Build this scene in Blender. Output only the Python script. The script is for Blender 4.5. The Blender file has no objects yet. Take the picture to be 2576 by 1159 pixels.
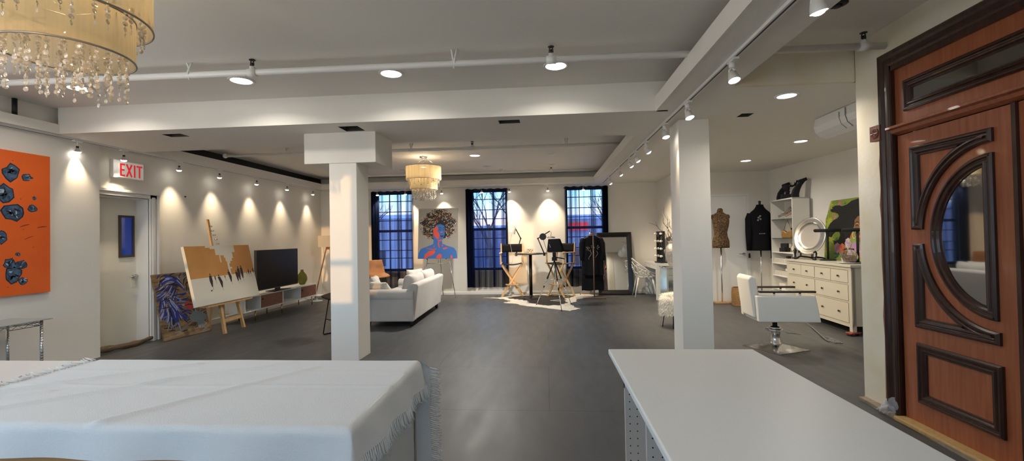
import bpy, bmesh, math, random
from mathutils import Matrix, Vector, geometry
scene = bpy.context.scene
COL = scene.collection
PI = math.pi
def rad(a): return math.radians(a)
def rotz(a): return Matrix.Rotation(rad(a), 4, 'Z')
def trans(x, y, z): return Matrix.Translation((x, y, z))

# ------------------------------------------------------------------ mesh builder
class MB:
    def __init__(s, T=None):
        s.v = []; s.f = []; s.mi = []; s.sm = []
        s.T = T if T is not None else Matrix(); s.m = 0
    def add(s, vs, fs, sm=False):
        b = len(s.v)
        s.v += [tuple(s.T @ Vector(p)) for p in vs]
        for f in fs:
            s.f.append([b + i for i in f]); s.mi.append(s.m); s.sm.append(sm)
        return s
    def box(s, a, b):
        x0, y0, z0 = a; x1, y1, z1 = b
        if x0 > x1: x0, x1 = x1, x0
        if y0 > y1: y0, y1 = y1, y0
        if z0 > z1: z0, z1 = z1, z0
        return s.add([(x0,y0,z0),(x1,y0,z0),(x1,y1,z0),(x0,y1,z0),(x0,y0,z1),(x1,y0,z1),(x1,y1,z1),(x0,y1,z1)],
                     [(0,3,2,1),(4,5,6,7),(0,1,5,4),(1,2,6,5),(2,3,7,6),(3,0,4,7)])
    def bar(s, p, q, w, h=None, up=(0,0,1)):
        h = h or w
        p = Vector(p); q = Vector(q); d = (q-p).normalized(); u = Vector(up)
        if abs(d.dot(u)) > .98: u = Vector((0,1,0))
        a = d.cross(u).normalized(); b = a.cross(d).normalized()
        vs = []
        for c in (p, q):
            for i, j in ((-1,-1),(1,-1),(1,1),(-1,1)): vs.append(c + a*(i*w/2) + b*(j*h/2))
        return s.add(vs, [(0,3,2,1),(4,5,6,7),(0,1,5,4),(1,2,6,5),(2,3,7,6),(3,0,4,7)])
    def cyl(s, p, q, r, r2=None, n=16, cap=True, sm=True):
        r2 = r if r2 is None else r2
        p = Vector(p); q = Vector(q); d = (q-p).normalized()
        u = Vector((0,0,1)) if abs(d.z) < .9 else Vector((1,0,0))
        a = d.cross(u).normalized(); b = d.cross(a).normalized()
        vs = []
        for c, rr in ((p, r), (q, r2)):
            for i in range(n):
                t = 2*PI*i/n; vs.append(c + a*(math.cos(t)*rr) + b*(math.sin(t)*rr))
        s.add(vs, [(i, (i+1) % n, n+(i+1) % n, n+i) for i in range(n)], sm)
        if cap:
            s.add(vs[:n], [tuple(range(n-1, -1, -1))]); s.add(vs[n:], [tuple(range(n))])
        return s
    def tube(s, pts, r, n=8, closed=False):
        pts = [Vector(p) for p in pts]; k = len(pts)
        rs = r if isinstance(r, (list, tuple)) else [r]*k
        vs = []; prev = None
        for i in range(k):
            if closed: d = pts[(i+1) % k] - pts[i-1]
            else: d = pts[min(i+1, k-1)] - pts[max(i-1, 0)]
            d = d.normalized() if d.length > 1e-9 else Vector((0,0,1))
            if prev is None:
                u = Vector((0,0,1)) if abs(d.z) < .9 else Vector((1,0,0))
                a = d.cross(u).normalized()
            else:
                a = prev - d*prev.dot(d)
                a = a.normalized() if a.length > 1e-6 else d.orthogonal().normalized()
            prev = a; b = d.cross(a)
            for j in range(n):
                t = 2*PI*j/n; vs.append(pts[i] + a*(math.cos(t)*rs[i]) + b*(math.sin(t)*rs[i]))
        fs = []
        for i in range(k if closed else k-1):
            i2 = (i+1) % k
            for j in range(n): fs.append((i*n+j, i*n+(j+1) % n, i2*n+(j+1) % n, i2*n+j))
        if not closed:
            fs.append(tuple(range(n-1, -1, -1))); fs.append(tuple((k-1)*n+j for j in range(n)))
        return s.add(vs, fs, True)
    def lathe(s, prof, n=32, c=(0,0,0), sx=1, sy=1, sm=True):
        vs = []; k = len(prof)
        for r, z in prof:
            for j in range(n):
                t = 2*PI*j/n; vs.append((c[0]+r*sx*math.cos(t), c[1]+r*sy*math.sin(t), c[2]+z))
        fs = [(i*n+j, i*n+(j+1) % n, (i+1)*n+(j+1) % n, (i+1)*n+j) for i in range(k-1) for j in range(n)]
        if prof[0][0] > 1e-5: fs.append(tuple(range(n-1, -1, -1)))
        if prof[-1][0] > 1e-5: fs.append(tuple((k-1)*n+j for j in range(n)))
        return s.add(vs, fs, sm)
    def ring(s, prof, n=32, c=(0,0,0)):           # closed profile, no caps
        vs = []; k = len(prof)
        for r, z in prof:
            for j in range(n):
                t = 2*PI*j/n; vs.append((c[0]+r*math.cos(t), c[1]+r*math.sin(t), c[2]+z))
        return s.add(vs, [(i*n+j, i*n+(j+1) % n, ((i+1) % k)*n+(j+1) % n, ((i+1) % k)*n+j) for i in range(k) for j in range(n)], True)
    def ell(s, c, r, nu=16, nv=10):
        if not isinstance(r, (tuple, list)): r = (r, r, r)
        prof = [(math.sin(PI*i/nv), -math.cos(PI*i/nv)) for i in range(nv+1)]
        vs = []
        for a, z in prof:
            for j in range(nu):
                t = 2*PI*j/nu; vs.append((c[0]+r[0]*a*math.cos(t), c[1]+r[1]*a*math.sin(t), c[2]+r[2]*z))
        return s.add(vs, [(i*nu+j, i*nu+(j+1) % nu, (i+1)*nu+(j+1) % nu, (i+1)*nu+j) for i in range(nv) for j in range(nu)], True)
    def prism(s, pts, z0, z1, ax='z', sm=False):  # polygon extruded along an axis; pts in the other two
        n = len(pts)
        def m(p, z): return (p[0], p[1], z) if ax == 'z' else ((p[0], z, p[1]) if ax == 'y' else (z, p[0], p[1]))
        vs = [m(p, z0) for p in pts] + [m(p, z1) for p in pts]
        s.add(vs, [tuple(range(n-1, -1, -1)), tuple(range(n, 2*n))])
        return s.add(vs, [(i, (i+1) % n, n+(i+1) % n, n+i) for i in range(n)], sm)
    def art(s, pts, d):                            # a flat paint shape on a canvas whose face looks along -y
        return s.prism(pts, -d, -d+.0015, 'y')
    def ribbon(s, pts, w, d):
        L = []; Rr = []; k = len(pts)
        for i, p in enumerate(pts):
            a = pts[max(i-1, 0)]; b = pts[min(i+1, k-1)]
            dx, dz = b[0]-a[0], b[1]-a[1]; l = math.hypot(dx, dz) or 1
            ww = w*(math.sin(PI*(i+.4)/(k-.2)))**.6 / 2
            L.append((p[0]-dz/l*ww, -d, p[1]+dx/l*ww)); Rr.append((p[0]+dz/l*ww, -d, p[1]-dx/l*ww))
        return s.add(L+Rr, [(i, i+1, k+i+1, k+i) for i in range(k-1)])
    def grid(s, nu, nv, fn, sm=True, closed_u=False):
        vs = [fn(i/(nu if closed_u else nu-1), j/(nv-1)) for j in range(nv) for i in range(nu)]
        fs = []
        for j in range(nv-1):
            for i in range(nu if closed_u else nu-1):
                i2 = (i+1) % nu; fs.append((j*nu+i, j*nu+i2, (j+1)*nu+i2, (j+1)*nu+i))
        return s.add(vs, fs, sm)
    def slab(s, us, vs, holes, t0, t1, fm):        # a slab with rectangular holes; fm(u,v,t) -> point
        us = sorted(set(us) | {h[0] for h in holes} | {h[1] for h in holes})
        vs = sorted(set(vs) | {h[2] for h in holes} | {h[3] for h in holes})
        def solid(i, j):
            if i < 0 or j < 0 or i >= len(us)-1 or j >= len(vs)-1: return False
            u = (us[i]+us[i+1])/2; v = (vs[j]+vs[j+1])/2
            return not any(h[0] < u < h[1] and h[2] < v < h[3] for h in holes)
        for i in range(len(us)-1):
            for j in range(len(vs)-1):
                if not solid(i, j): continue
                u0, u1, v0, v1 = us[i], us[i+1], vs[j], vs[j+1]
                for t in (t0, t1): s.add([fm(u0,v0,t), fm(u1,v0,t), fm(u1,v1,t), fm(u0,v1,t)], [(0,1,2,3)])
                for di, dj, a, b in ((-1,0,(u0,v0),(u0,v1)),(1,0,(u1,v0),(u1,v1)),(0,-1,(u0,v0),(u1,v0)),(0,1,(u0,v1),(u1,v1))):
                    if not solid(i+di, j+dj):
                        s.add([fm(*a,t0), fm(*b,t0), fm(*b,t1), fm(*a,t1)], [(0,1,2,3)])
        return s
    def sweep(s, path, prof, fm, closed=True):     # moulding: prof of (inward offset, height) along a 2-d path, mitred
        k = len(path); n = len(prof); vs = []
        area = sum(path[i][0]*path[(i+1) % k][1]-path[(i+1) % k][0]*path[i][1] for i in range(k))
        sg = 1 if area > 0 else -1
        for i in range(k):
            p = Vector(path[i]); a = Vector(path[i-1]); b = Vector(path[(i+1) % k])
            d1 = (p-a).normalized() if closed or i > 0 else (b-p).normalized()
            d2 = (b-p).normalized() if closed or i < k-1 else d1
            n1 = Vector((-d1.y, d1.x))*sg; n2 = Vector((-d2.y, d2.x))*sg
            m = n1+n2; m = m/max(m.dot(n1), .55) if m.length > 1e-6 else n1
            for o, h in prof:
                q = p + m*o; vs.append(fm(q.x, q.y, h))
        fs = []
        for i in range(k if closed else k-1):
            i2 = (i+1) % k
            for j in range(n-1): fs.append((i*n+j, i2*n+j, i2*n+j+1, i*n+j+1))
        return s.add(vs, fs)
    def build(s, name, mat, parent=None, bevel=0, seg=2, loc=None, rot=None, weld=True, subsurf=0, bang=35):
        me = bpy.data.meshes.new(name)
        me.from_pydata(s.v, [], s.f)
        mats = mat if isinstance(mat, (list, tuple)) else [mat]
        for m in mats: me.materials.append(m)
        for p, i, sm in zip(me.polygons, s.mi, s.sm):
            p.material_index = min(i, len(mats)-1); p.use_smooth = sm
        bm = bmesh.new(); bm.from_mesh(me)
        if weld: bmesh.ops.remove_doubles(bm, verts=bm.verts, dist=2e-5)
        bmesh.ops.recalc_face_normals(bm, faces=bm.faces)
        if bevel:
            es = [e for e in bm.edges if len(e.link_faces) == 2 and e.calc_face_angle(0) > rad(bang)]
            bmesh.ops.bevel(bm, geom=es, offset=bevel, segments=seg, affect='EDGES', profile=.5, clamp_overlap=True)
        bm.to_mesh(me); bm.free()
        o = bpy.data.objects.new(name, me); COL.objects.link(o)
        if loc: o.location = loc
        if rot: o.rotation_euler = rot
        if parent: o.parent = parent
        if subsurf:
            md = o.modifiers.new('smooth', 'SUBSURF'); md.levels = md.render_levels = subsurf
        return o

def tag(o, label=None, cat=None, group=None, kind=None):
    if label: o['label'] = label
    if cat: o['category'] = cat
    if group: o['group'] = group
    if kind: o['kind'] = kind
    return o
def thing(name, label, cat, loc=(0,0,0), rz=0, group=None, rx=0):
    o = bpy.data.objects.new(name, None); COL.objects.link(o)
    o.location = loc; o.rotation_euler = (rad(rx), 0, rad(rz)); o.empty_display_size = .1
    return tag(o, label, cat, group)
def children(o): return [c for c in COL.objects if c.parent == o]
def copy_tree(o, parent=None):
    c = o.copy(); COL.objects.link(c)
    if parent: c.parent = parent
    for ch in children(o): copy_tree(ch, c)
    return c
def struct(o): o['kind'] = 'structure'; return o

# ------------------------------------------------------------------ materials
def mat(name, col, rough=.5, metal=0, bump=0, bscale=60, var=0, vscale=6, stretch=(1,1,1), col2=None, emit=None, es=0, spec=.5,
        trans=0, ior=1.45, coat=0, sheen=0, rvar=0, detail=4, sss=0):
    m = bpy.data.materials.new(name); m.use_nodes = True
    nt = m.node_tree; N = nt.nodes; L = nt.links; b = N['Principled BSDF']
    b.inputs['Base Color'].default_value = (*col, 1); b.inputs['Roughness'].default_value = rough
    b.inputs['Metallic'].default_value = metal; b.inputs['Specular IOR Level'].default_value = spec
    b.inputs['Transmission Weight'].default_value = trans; b.inputs['IOR'].default_value = ior
    b.inputs['Coat Weight'].default_value = coat; b.inputs['Sheen Weight'].default_value = sheen
    if emit: b.inputs['Emission Color'].default_value = (*emit, 1); b.inputs['Emission Strength'].default_value = es
    if bump or var or col2 or rvar:
        tc = N.new('ShaderNodeTexCoord'); mp = N.new('ShaderNodeMapping'); mp.inputs['Scale'].default_value = stretch
        L.new(tc.outputs['Object'], mp.inputs['Vector'])
        if var or col2 or rvar:
            nz = N.new('ShaderNodeTexNoise'); nz.inputs['Scale'].default_value = vscale; nz.inputs['Detail'].default_value = detail
            L.new(mp.outputs['Vector'], nz.inputs['Vector'])
            rp = N.new('ShaderNodeMapRange'); rp.inputs['From Min'].default_value = .3; rp.inputs['From Max'].default_value = .7
            L.new(nz.outputs['Fac'], rp.inputs['Value'])
            if var or col2:
                mx = N.new('ShaderNodeMix'); mx.data_type = 'RGBA'
                c2 = col2 or tuple(min(1, c*(1+var)) for c in col); c1 = col if col2 else tuple(c*(1-var) for c in col)
                mx.inputs['A'].default_value = (*c1, 1); mx.inputs['B'].default_value = (*c2, 1)
                L.new(rp.outputs['Result'], mx.inputs['Factor']); L.new(mx.outputs['Result'], b.inputs['Base Color'])
            if rvar:
                r2 = N.new('ShaderNodeMapRange'); r2.inputs['To Min'].default_value = max(0, rough-rvar); r2.inputs['To Max'].default_value = min(1, rough+rvar)
                L.new(rp.outputs['Result'], r2.inputs['Value']); L.new(r2.outputs['Result'], b.inputs['Roughness'])
        if bump:
            nb = N.new('ShaderNodeTexNoise'); nb.inputs['Scale'].default_value = bscale; nb.inputs['Detail'].default_value = 3
            L.new(mp.outputs['Vector'], nb.inputs['Vector'])
            bp = N.new('ShaderNodeBump'); bp.inputs['Strength'].default_value = bump; bp.inputs['Distance'].default_value = .01
            L.new(nb.outputs['Fac'], bp.inputs['Height']); L.new(bp.outputs['Normal'], b.inputs['Normal'])
    return m
def wood(name, c1, c2, rough=.4, stretch=(14,14,1.2), vscale=3, coat=0):
    return mat(name, c1, rough, col2=c2, stretch=stretch, vscale=vscale, bump=.08, bscale=8, coat=coat, detail=8)
def emitter(name, col, s):
    m = bpy.data.materials.new(name); m.use_nodes = True; N = m.node_tree.nodes; N.clear()
    e = N.new('ShaderNodeEmission'); e.inputs['Color'].default_value = (*col, 1); e.inputs['Strength'].default_value = s
    o = N.new('ShaderNodeOutputMaterial'); m.node_tree.links.new(e.outputs[0], o.inputs['Surface']); return m
def sheer(name, col, op_lo, op_hi, scale=(9, 9, .15), translucent=.5):
    # woven see-through cloth: bundles of threads, denser and looser along its width
    m = bpy.data.materials.new(name); m.use_nodes = True; nt = m.node_tree; N = nt.nodes; L = nt.links; N.clear()
    tc = N.new('ShaderNodeTexCoord'); mp = N.new('ShaderNodeMapping'); mp.inputs['Scale'].default_value = scale
    nz = N.new('ShaderNodeTexNoise'); nz.inputs['Scale'].default_value = 1; nz.inputs['Detail'].default_value = 3
    L.new(tc.outputs['Object'], mp.inputs['Vector']); L.new(mp.outputs['Vector'], nz.inputs['Vector'])
    mr = N.new('ShaderNodeMapRange'); mr.inputs['From Min'].default_value = .36; mr.inputs['From Max'].default_value = .66
    mr.inputs['To Min'].default_value = op_lo; mr.inputs['To Max'].default_value = op_hi
    L.new(nz.outputs['Fac'], mr.inputs['Value'])
    df = N.new('ShaderNodeBsdfDiffuse'); df.inputs['Color'].default_value = (*col, 1)
    tl = N.new('ShaderNodeBsdfTranslucent'); tl.inputs['Color'].default_value = (*col, 1)
    m1 = N.new('ShaderNodeMixShader'); m1.inputs[0].default_value = translucent
    L.new(df.outputs[0], m1.inputs[1]); L.new(tl.outputs[0], m1.inputs[2])
    tr = N.new('ShaderNodeBsdfTransparent'); m2 = N.new('ShaderNodeMixShader')
    L.new(mr.outputs['Result'], m2.inputs[0]); L.new(tr.outputs[0], m2.inputs[1]); L.new(m1.outputs[0], m2.inputs[2])
    o = N.new('ShaderNodeOutputMaterial'); L.new(m2.outputs[0], o.inputs['Surface']); return m
def pane_mat(name, tint=(1,1,1), gloss=.08):
    m = bpy.data.materials.new(name); m.use_nodes = True; nt = m.node_tree; N = nt.nodes; L = nt.links; N.clear()
    tr = N.new('ShaderNodeBsdfTransparent'); tr.inputs['Color'].default_value = (*tint, 1)
    gl = N.new('ShaderNodeBsdfGlossy'); gl.inputs['Roughness'].default_value = .02
    mx = N.new('ShaderNodeMixShader'); mx.inputs[0].default_value = gloss
    L.new(tr.outputs[0], mx.inputs[1]); L.new(gl.outputs[0], mx.inputs[2])
    o = N.new('ShaderNodeOutputMaterial'); L.new(mx.outputs[0], o.inputs['Surface']); return m

WHITE = mat('wall_paint', (.80,.77,.71), .75, bump=.05, bscale=90, var=.02, vscale=2)
WHITE2 = mat('ceiling_paint', (.80,.77,.71), .8, bump=.05, bscale=70)
TRIMW = mat('gloss_white_paint', (.82,.81,.79), .4)
CREAM = mat('cream_plaster', (.73,.64,.46), .85, col2=(.80,.76,.66), vscale=3, bump=.15, bscale=25)
BLACKP = mat('black_paint', (.012,.012,.013), .6)
BLK = mat('matte_black', (.012,.012,.014), .5)
BLKM = mat('black_metal', (.02,.02,.022), .35, metal=.6)
BLKF = mat('black_fabric', (.008,.008,.010), .95, bump=.3, bscale=300, spec=.2)
CHROME = mat('chrome', (.75,.75,.76), .15, metal=1)
STEEL = mat('brushed_steel', (.55,.55,.54), .3, metal=1, rvar=.08, vscale=20)
WHT = mat('white_lacquer', (.80,.80,.78), .35)
CREAMW = mat('off_white_lacquer', (.78,.76,.68), .4)
GLASSW = pane_mat('window_glass', (.95,.97,1), .05)
GLOW = emitter('lamp_glow', (1,.95,.86), 9)
GLOWT = emitter('spot_bulb_glow', (1,.93,.82), 14)
NATW = wood('natural_beech', (.62,.38,.17), (.75,.50,.26), .45)
CANV = mat('canvas_edge', (.78,.74,.66), .8)
# ------------------------------------------------------------------ room shell
ZS, ZC = 2.70, 3.00
XL0, XL1, YF = -5.66, -5.80, 11.10
# floor
def floor_mat():
    m = bpy.data.materials.new('dark_painted_floor'); m.use_nodes = True; nt = m.node_tree; N = nt.nodes; L = nt.links; b = N['Principled BSDF']
    tc = N.new('ShaderNodeTexCoord')
    n1 = N.new('ShaderNodeTexNoise'); n1.inputs['Scale'].default_value = 1.1; n1.inputs['Detail'].default_value = 6
    n2 = N.new('ShaderNodeTexNoise'); n2.inputs['Scale'].default_value = 38; n2.inputs['Detail'].default_value = 2
    mp = N.new('ShaderNodeMapping'); mp.inputs['Scale'].default_value = (1, .25, 1); mp.inputs['Rotation'].default_value = (0, 0, .5)
    n3 = N.new('ShaderNodeTexNoise'); n3.inputs['Scale'].default_value = 9; n3.inputs['Detail'].default_value = 8
    br = N.new('ShaderNodeTexBrick'); br.inputs['Scale'].default_value = 1; br.inputs['Brick Width'].default_value = 2.44; br.inputs['Row Height'].default_value = 1.22
    br.inputs['Mortar Size'].default_value = .004; br.inputs['Color1'].default_value = (1,1,1,1); br.inputs['Color2'].default_value = (1,1,1,1); br.inputs['Mortar'].default_value = (.35,.35,.35,1)
    L.new(tc.outputs['Object'], n1.inputs['Vector']); L.new(tc.outputs['Object'], n2.inputs['Vector'])
    L.new(tc.outputs['Object'], mp.inputs['Vector']); L.new(mp.outputs['Vector'], n3.inputs['Vector']); L.new(tc.outputs['Object'], br.inputs['Vector'])
    mx = N.new('ShaderNodeMix'); mx.data_type = 'RGBA'; mx.inputs['A'].default_value = (.050,.052,.056,1); mx.inputs['B'].default_value = (.076,.078,.084,1)
    L.new(n1.outputs['Fac'], mx.inputs['Factor'])
    m2 = N.new('ShaderNodeMix'); m2.data_type = 'RGBA'; m2.blend_type = 'MULTIPLY'; m2.inputs['Factor'].default_value = 1
    L.new(mx.outputs['Result'], m2.inputs['A']); L.new(br.outputs['Color'], m2.inputs['B'])
    # pale specks of worn paint
    rp = N.new('ShaderNodeMapRange'); rp.inputs['From Min'].default_value = .76; rp.inputs['From Max'].default_value = .80
    L.new(n2.outputs['Fac'], rp.inputs['Value'])
    m3 = N.new('ShaderNodeMix'); m3.data_type = 'RGBA'; m3.inputs['B'].default_value = (.2,.2,.2,1)
    L.new(rp.outputs['Result'], m3.inputs['Factor']); L.new(m2.outputs['Result'], m3.inputs['A']); L.new(m3.outputs['Result'], b.inputs['Base Color'])
    r = N.new('ShaderNodeMapRange'); r.inputs['To Min'].default_value = .34; r.inputs['To Max'].default_value = .58
    L.new(n3.outputs['Fac'], r.inputs['Value']); L.new(r.outputs['Result'], b.inputs['Roughness'])
    bp = N.new('ShaderNodeBump'); bp.inputs['Strength'].default_value = .25; bp.inputs['Distance'].default_value = .004
    L.new(n3.outputs['Fac'], bp.inputs['Height']); L.new(bp.outputs['Normal'], b.inputs['Normal'])
    return m
FLOOR = floor_mat()
struct(MB().box((-6.6,-1.4,-.12),(5.3,11.5,0)).build('floor', FLOOR))
struct(MB().box((-6.6,-1.4,ZC),(5.3,11.5,ZC+.1)).build('ceiling', WHITE2))
# left wall: nearer part stands forward, the part with the exit door steps back
struct(MB().slab([-1.2,5.24],[0,ZC],[(-.7,1.0,.85,2.5),(1.5,3.2,.85,2.5)],-5.95,XL0,lambda u,v,t:(t,u,v)).build('wall_left', WHITE))
for k, y in enumerate((-.7,1.5)):  # unseen side windows, added to let more sky light into the room
    b = MB(); b.slab([y,y+1.7],[.85,2.5],[(y+.05,y+1.65,.9,2.45)],-5.9,-5.84,lambda u,v,t:(t,u,v)); b.box((-5.89,y+.05,1.64),(-5.85,y+1.65,1.70)); struct(b.build('window_%d' % (6+k), BLK))
DY0, DY1, DZ = 5.18, 6.08, 2.07
struct(MB().slab([5.24,YF+.3],[0,ZC],[(DY0,DY1,-1,DZ)],XL1-.28,XL1,lambda u,v,t:(t,u,v)).build('wall_left', WHITE))
struct(MB().box((-6.55,4.9,0),(-6.25,6.6,ZC)).build('wall_left', BLACKP))
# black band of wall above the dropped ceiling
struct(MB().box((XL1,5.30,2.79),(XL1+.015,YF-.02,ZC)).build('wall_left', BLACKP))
# far wall with three window openings
WINS = [(-4.40,-3.40),(-1.96,-.97),(.50,1.49)]
WZ0, WZ1 = .60, 2.63
struct(MB().slab([-6.1,5.2],[0,ZC],[(a,b,WZ0,WZ1) for a,b in WINS],YF,YF+.32,lambda u,v,t:(u,t,v)).build('wall_far', WHITE))
# wall beside the vanity, then the alcove
struct(MB().box((2.72,9.6,0),(2.9,YF,ZC)).build('wall_right', WHITE))
AD = (3.28,4.16,0,2.19)
struct(MB().slab([2.9,5.2],[0,ZC],[(AD[0],AD[1],-1,AD[3])],9.6,9.75,lambda u,v,t:(u,t,v)).build('wall_alcove', WHITE))
struct(MB().prism([(4.62,9.6),(4.985,4.0),(5.15,4.0),(5.15,9.6)],0,ZC).build('wall_alcove_side', WHITE))
struct(MB().box((2.70,3.93,0),(5.15,3.985,ZC)).build('wall_alcove_near', WHITE))
# wall with the carved door
DX = 2.66
LY1, LY0 = 3.56, 1.84
struct(MB().slab([-1.2,3.995],[0,ZC],[(LY0,LY1,-1,2.65)],DX,DX+.22,lambda u,v,t:(t,u,v)).build('wall_right', CREAM))
struct(MB().box((3.02,1.0,0),(3.1,3.93,ZC)).build('wall_right', BLACKP))
# back wall behind the photographer, with tall daylight windows
BW = [(-4.89,-1.70,1.105,2.62),(.20,.86,1.105,2.62)]
struct(MB().slab([-6.1,3.1],[0,ZC],BW,-1.2,-1.0,lambda u,v,t:(u,t,v)).build('wall_back', WHITE))
b = MB()
b.box((-4.89,-1.12,1.55),(-1.70,-1.07,1.62))
struct(b.build('window_4', BLK)); b = MB().box((.2,-1.12,1.55),(.86,-1.07,1.62)); struct(b.build('window_5', BLK))
# dropped ceiling (soffits) around the two raised trays
VENTS = [(-4.48,-4.24,4.87,5.02),(-2.32,-2.09,4.83,5.06),(-.50,-.265,4.83,4.98),(2.12,2.25,4.93,5.08)]
b = MB()
b.slab([-5.9,1.17],[4.72,5.78],VENTS[:3],ZS,ZS+.115,lambda u,v,t:(u,v,t))
struct(b.build('ceiling_soffit', WHITE2))
struct(MB().box((-5.56,4.675,ZS),(1.28,4.72,ZC)).build('beam', WHITE))            # tall fascia of the cross beam
struct(MB().box((-5.9,5.78,ZS),(-5.56,YF,ZS+.115)).build('ceiling_soffit', WHITE2))
struct(MB().box((-5.56,10.66,ZS),(1.17,YF,ZS+.115)).build('ceiling_soffit', WHITE2))
struct(MB().slab([1.17,5.1],[4.05,YF],[VENTS[3]],ZS,ZS+.13,lambda u,v,t:(u,v,t)).build('ceiling_soffit', WHITE2))
struct(MB().box((-5.66,-1.1,ZS),(-5.55,4.675,ZS+.1)).build('ceiling_soffit', WHITE2))
struct(MB().box((1.165,-1.1,ZS),(1.655,4.05,ZS+.14)).build('beam', WHITE2))
struct(MB().box((1.655,4.0,ZS-.0),(2.66,4.05,ZC)).build('beam', CREAM))          # header over the alcove
# thin upstand lips of the trays
for nm, a, c in (('trim_1',(-5.57,5.78,ZS-.003),(-5.55,10.66,ZS+.13)),('trim_2',(-5.57,10.65,ZS-.003),(1.18,10.67,ZS+.13)),
                 ('trim_3',(1.155,-1.1,ZS-.003),(1.175,4.675,ZS+.15)),('trim_4',(1.155,5.78,ZS-.003),(1.175,10.66,ZS+.13)),('trim_5',(-5.56,-1.1,ZS-.003),(-5.54,4.675,ZS+.105))):
    struct(MB().box(a,c).build(nm, WHITE))
# columns
struct(MB().box((-2.56,5.1,0),(-2.225,5.45,ZS)).build('column', WHITE, bevel=.004))
struct(MB().box((-2.86,5.09,2.335),(-1.985,5.66,ZS)).build('beam', WHITE, bevel=.004))
struct(MB().box((1.50,5.1,0),(1.835,5.45,ZS)).build('column', WHITE, bevel=.004))
# door casing on the left, header moulding
b = MB()
b.box((XL1,DY1+.005,0),(XL1+.03,DY1+.145,2.16)); b.box((XL1+.03,DY1+.03,0),(XL1+.045,DY1+.075,2.10)); b.box((XL1+.03,DY1+.11,0),(XL1+.05,DY1+.145,2.16))
struct(b.build('trim_6', TRIMW, bevel=.004))
b = MB(); b.box((XL1,5.245,DZ+.005),(XL1+.03,DY1+.145,2.16)); b.box((XL1,5.245,2.13),(XL1+.055,DY1+.16,2.165)); b.box((XL1+.03,5.245,DZ+.01),(XL1+.04,DY1,DZ+.04))
struct(b.build('trim_7', TRIMW, bevel=.004))
# baseboards
struct(MB().box((-5.8,11.085,0),(2.72,YF,.06)).build('baseboard_far', TRIMW))
struct(MB().box((XL1,6.24,0),(XL1+.015,YF-.02,.09)).build('baseboard_left', TRIMW))
struct(MB().box((2.9,9.585,0),(3.2,9.6,.08)).build('baseboard_alcove', TRIMW)); struct(MB().box((4.25,9.585,0),(4.62,9.6,.08)).build('baseboard_alcove', TRIMW))
# exit door (door_1)
d1 = MB().box((-6.03,DY0,0.005),(-5.985,DY1,DZ-.004)).build('door_1', mat('door_white',(.80,.78,.70),.5)); struct(d1)
b = MB(); b.slab([5.80,6.03],[1.235,1.83],[(5.83,6.0,1.265,1.80)],-5.99,-5.965,lambda u,v,t:(t,u,v)); b.build('window_frame', mat('dark_wood_trim',(.06,.045,.035),.5), d1)
MB().box((-5.988,5.83,1.265),(-5.976,6.0,1.80)).build('pane', mat('blue_dusk_glass',(.01,.035,.22),.12,emit=(.01,.04,.30),es=.18), d1)  # dusk light beyond the pane is put into its blue colour and glow
b = MB(); b.cyl((-5.985,6.035,.955),(-5.955,6.035,.955),.032,n=20); b.cyl((-5.955,6.035,.955),(-5.925,6.035,.955),.012); b.tube([(-5.925,6.035,.955),(-5.92,6.0,.957),(-5.925,5.92,.95)],.010)
b.build('handle', STEEL, d1)
b = MB(); b.slab([5.985,6.075],[.80,.985],[(6.0,6.06,.83,.93)],-5.985,-5.980,lambda u,v,t:(t,u,v)); b.build('strike_plate', mat('pale_tape',(.80,.76,.62),.6), d1)
MB().box((-6.06,DY1-.005,0),(-5.80,DY1+.02,DZ)).build('jamb', TRIMW, d1); MB().box((-6.06,5.24,DZ-.01),(-5.80,DY1+.02,DZ+.01)).build('jamb', TRIMW, d1)
# alcove door (door_2)
d2 = MB().box((AD[0],9.60,.006),(AD[1],9.64,AD[3]-.004)).build('door_2', TRIMW, bevel=.003); struct(d2)
b = MB(); b.box((AD[1],9.585,0),(AD[1]+.06,9.6,AD[3]+.05)); b.box((AD[0]-.06,9.585,0),(AD[0],9.6,AD[3]+.05)); b.box((AD[0],9.585,AD[3]),(AD[1],9.6,AD[3]+.05)); b.build('casing', TRIMW, d2)
b = MB(); b.cyl((4.09,9.6,.985),(4.09,9.575,.985),.028); b.cyl((4.09,9.575,.985),(4.09,9.545,.985),.011); b.tube([(4.09,9.545,.985),(4.03,9.54,.987),(3.98,9.545,.99)],.010); b.build('handle', STEEL, d2)
# ------------------------------------------------------------------ carved double door
MAHO = wood('mahogany', (.26,.070,.028), (.36,.115,.048), .33, stretch=(10,10,.7), vscale=4, coat=.25)
DARKW = wood('dark_stained_wood', (.022,.009,.006), (.055,.020,.012), .35, stretch=(8,8,1), vscale=5, coat=.2)
REDW = wood('worn_red_wood', (.16,.055,.035), (.22,.08,.05), .5)
DGLASS = mat('dark_door_glass', (.012,.014,.016), .03, spec=1.0, ior=2.1)
YH = 3.56                                                   # hinge side
door = tag(bpy.data.objects.new('door_3', None), kind='structure'); COL.objects.link(door); door.location = (2.65, YH, 0)
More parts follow.
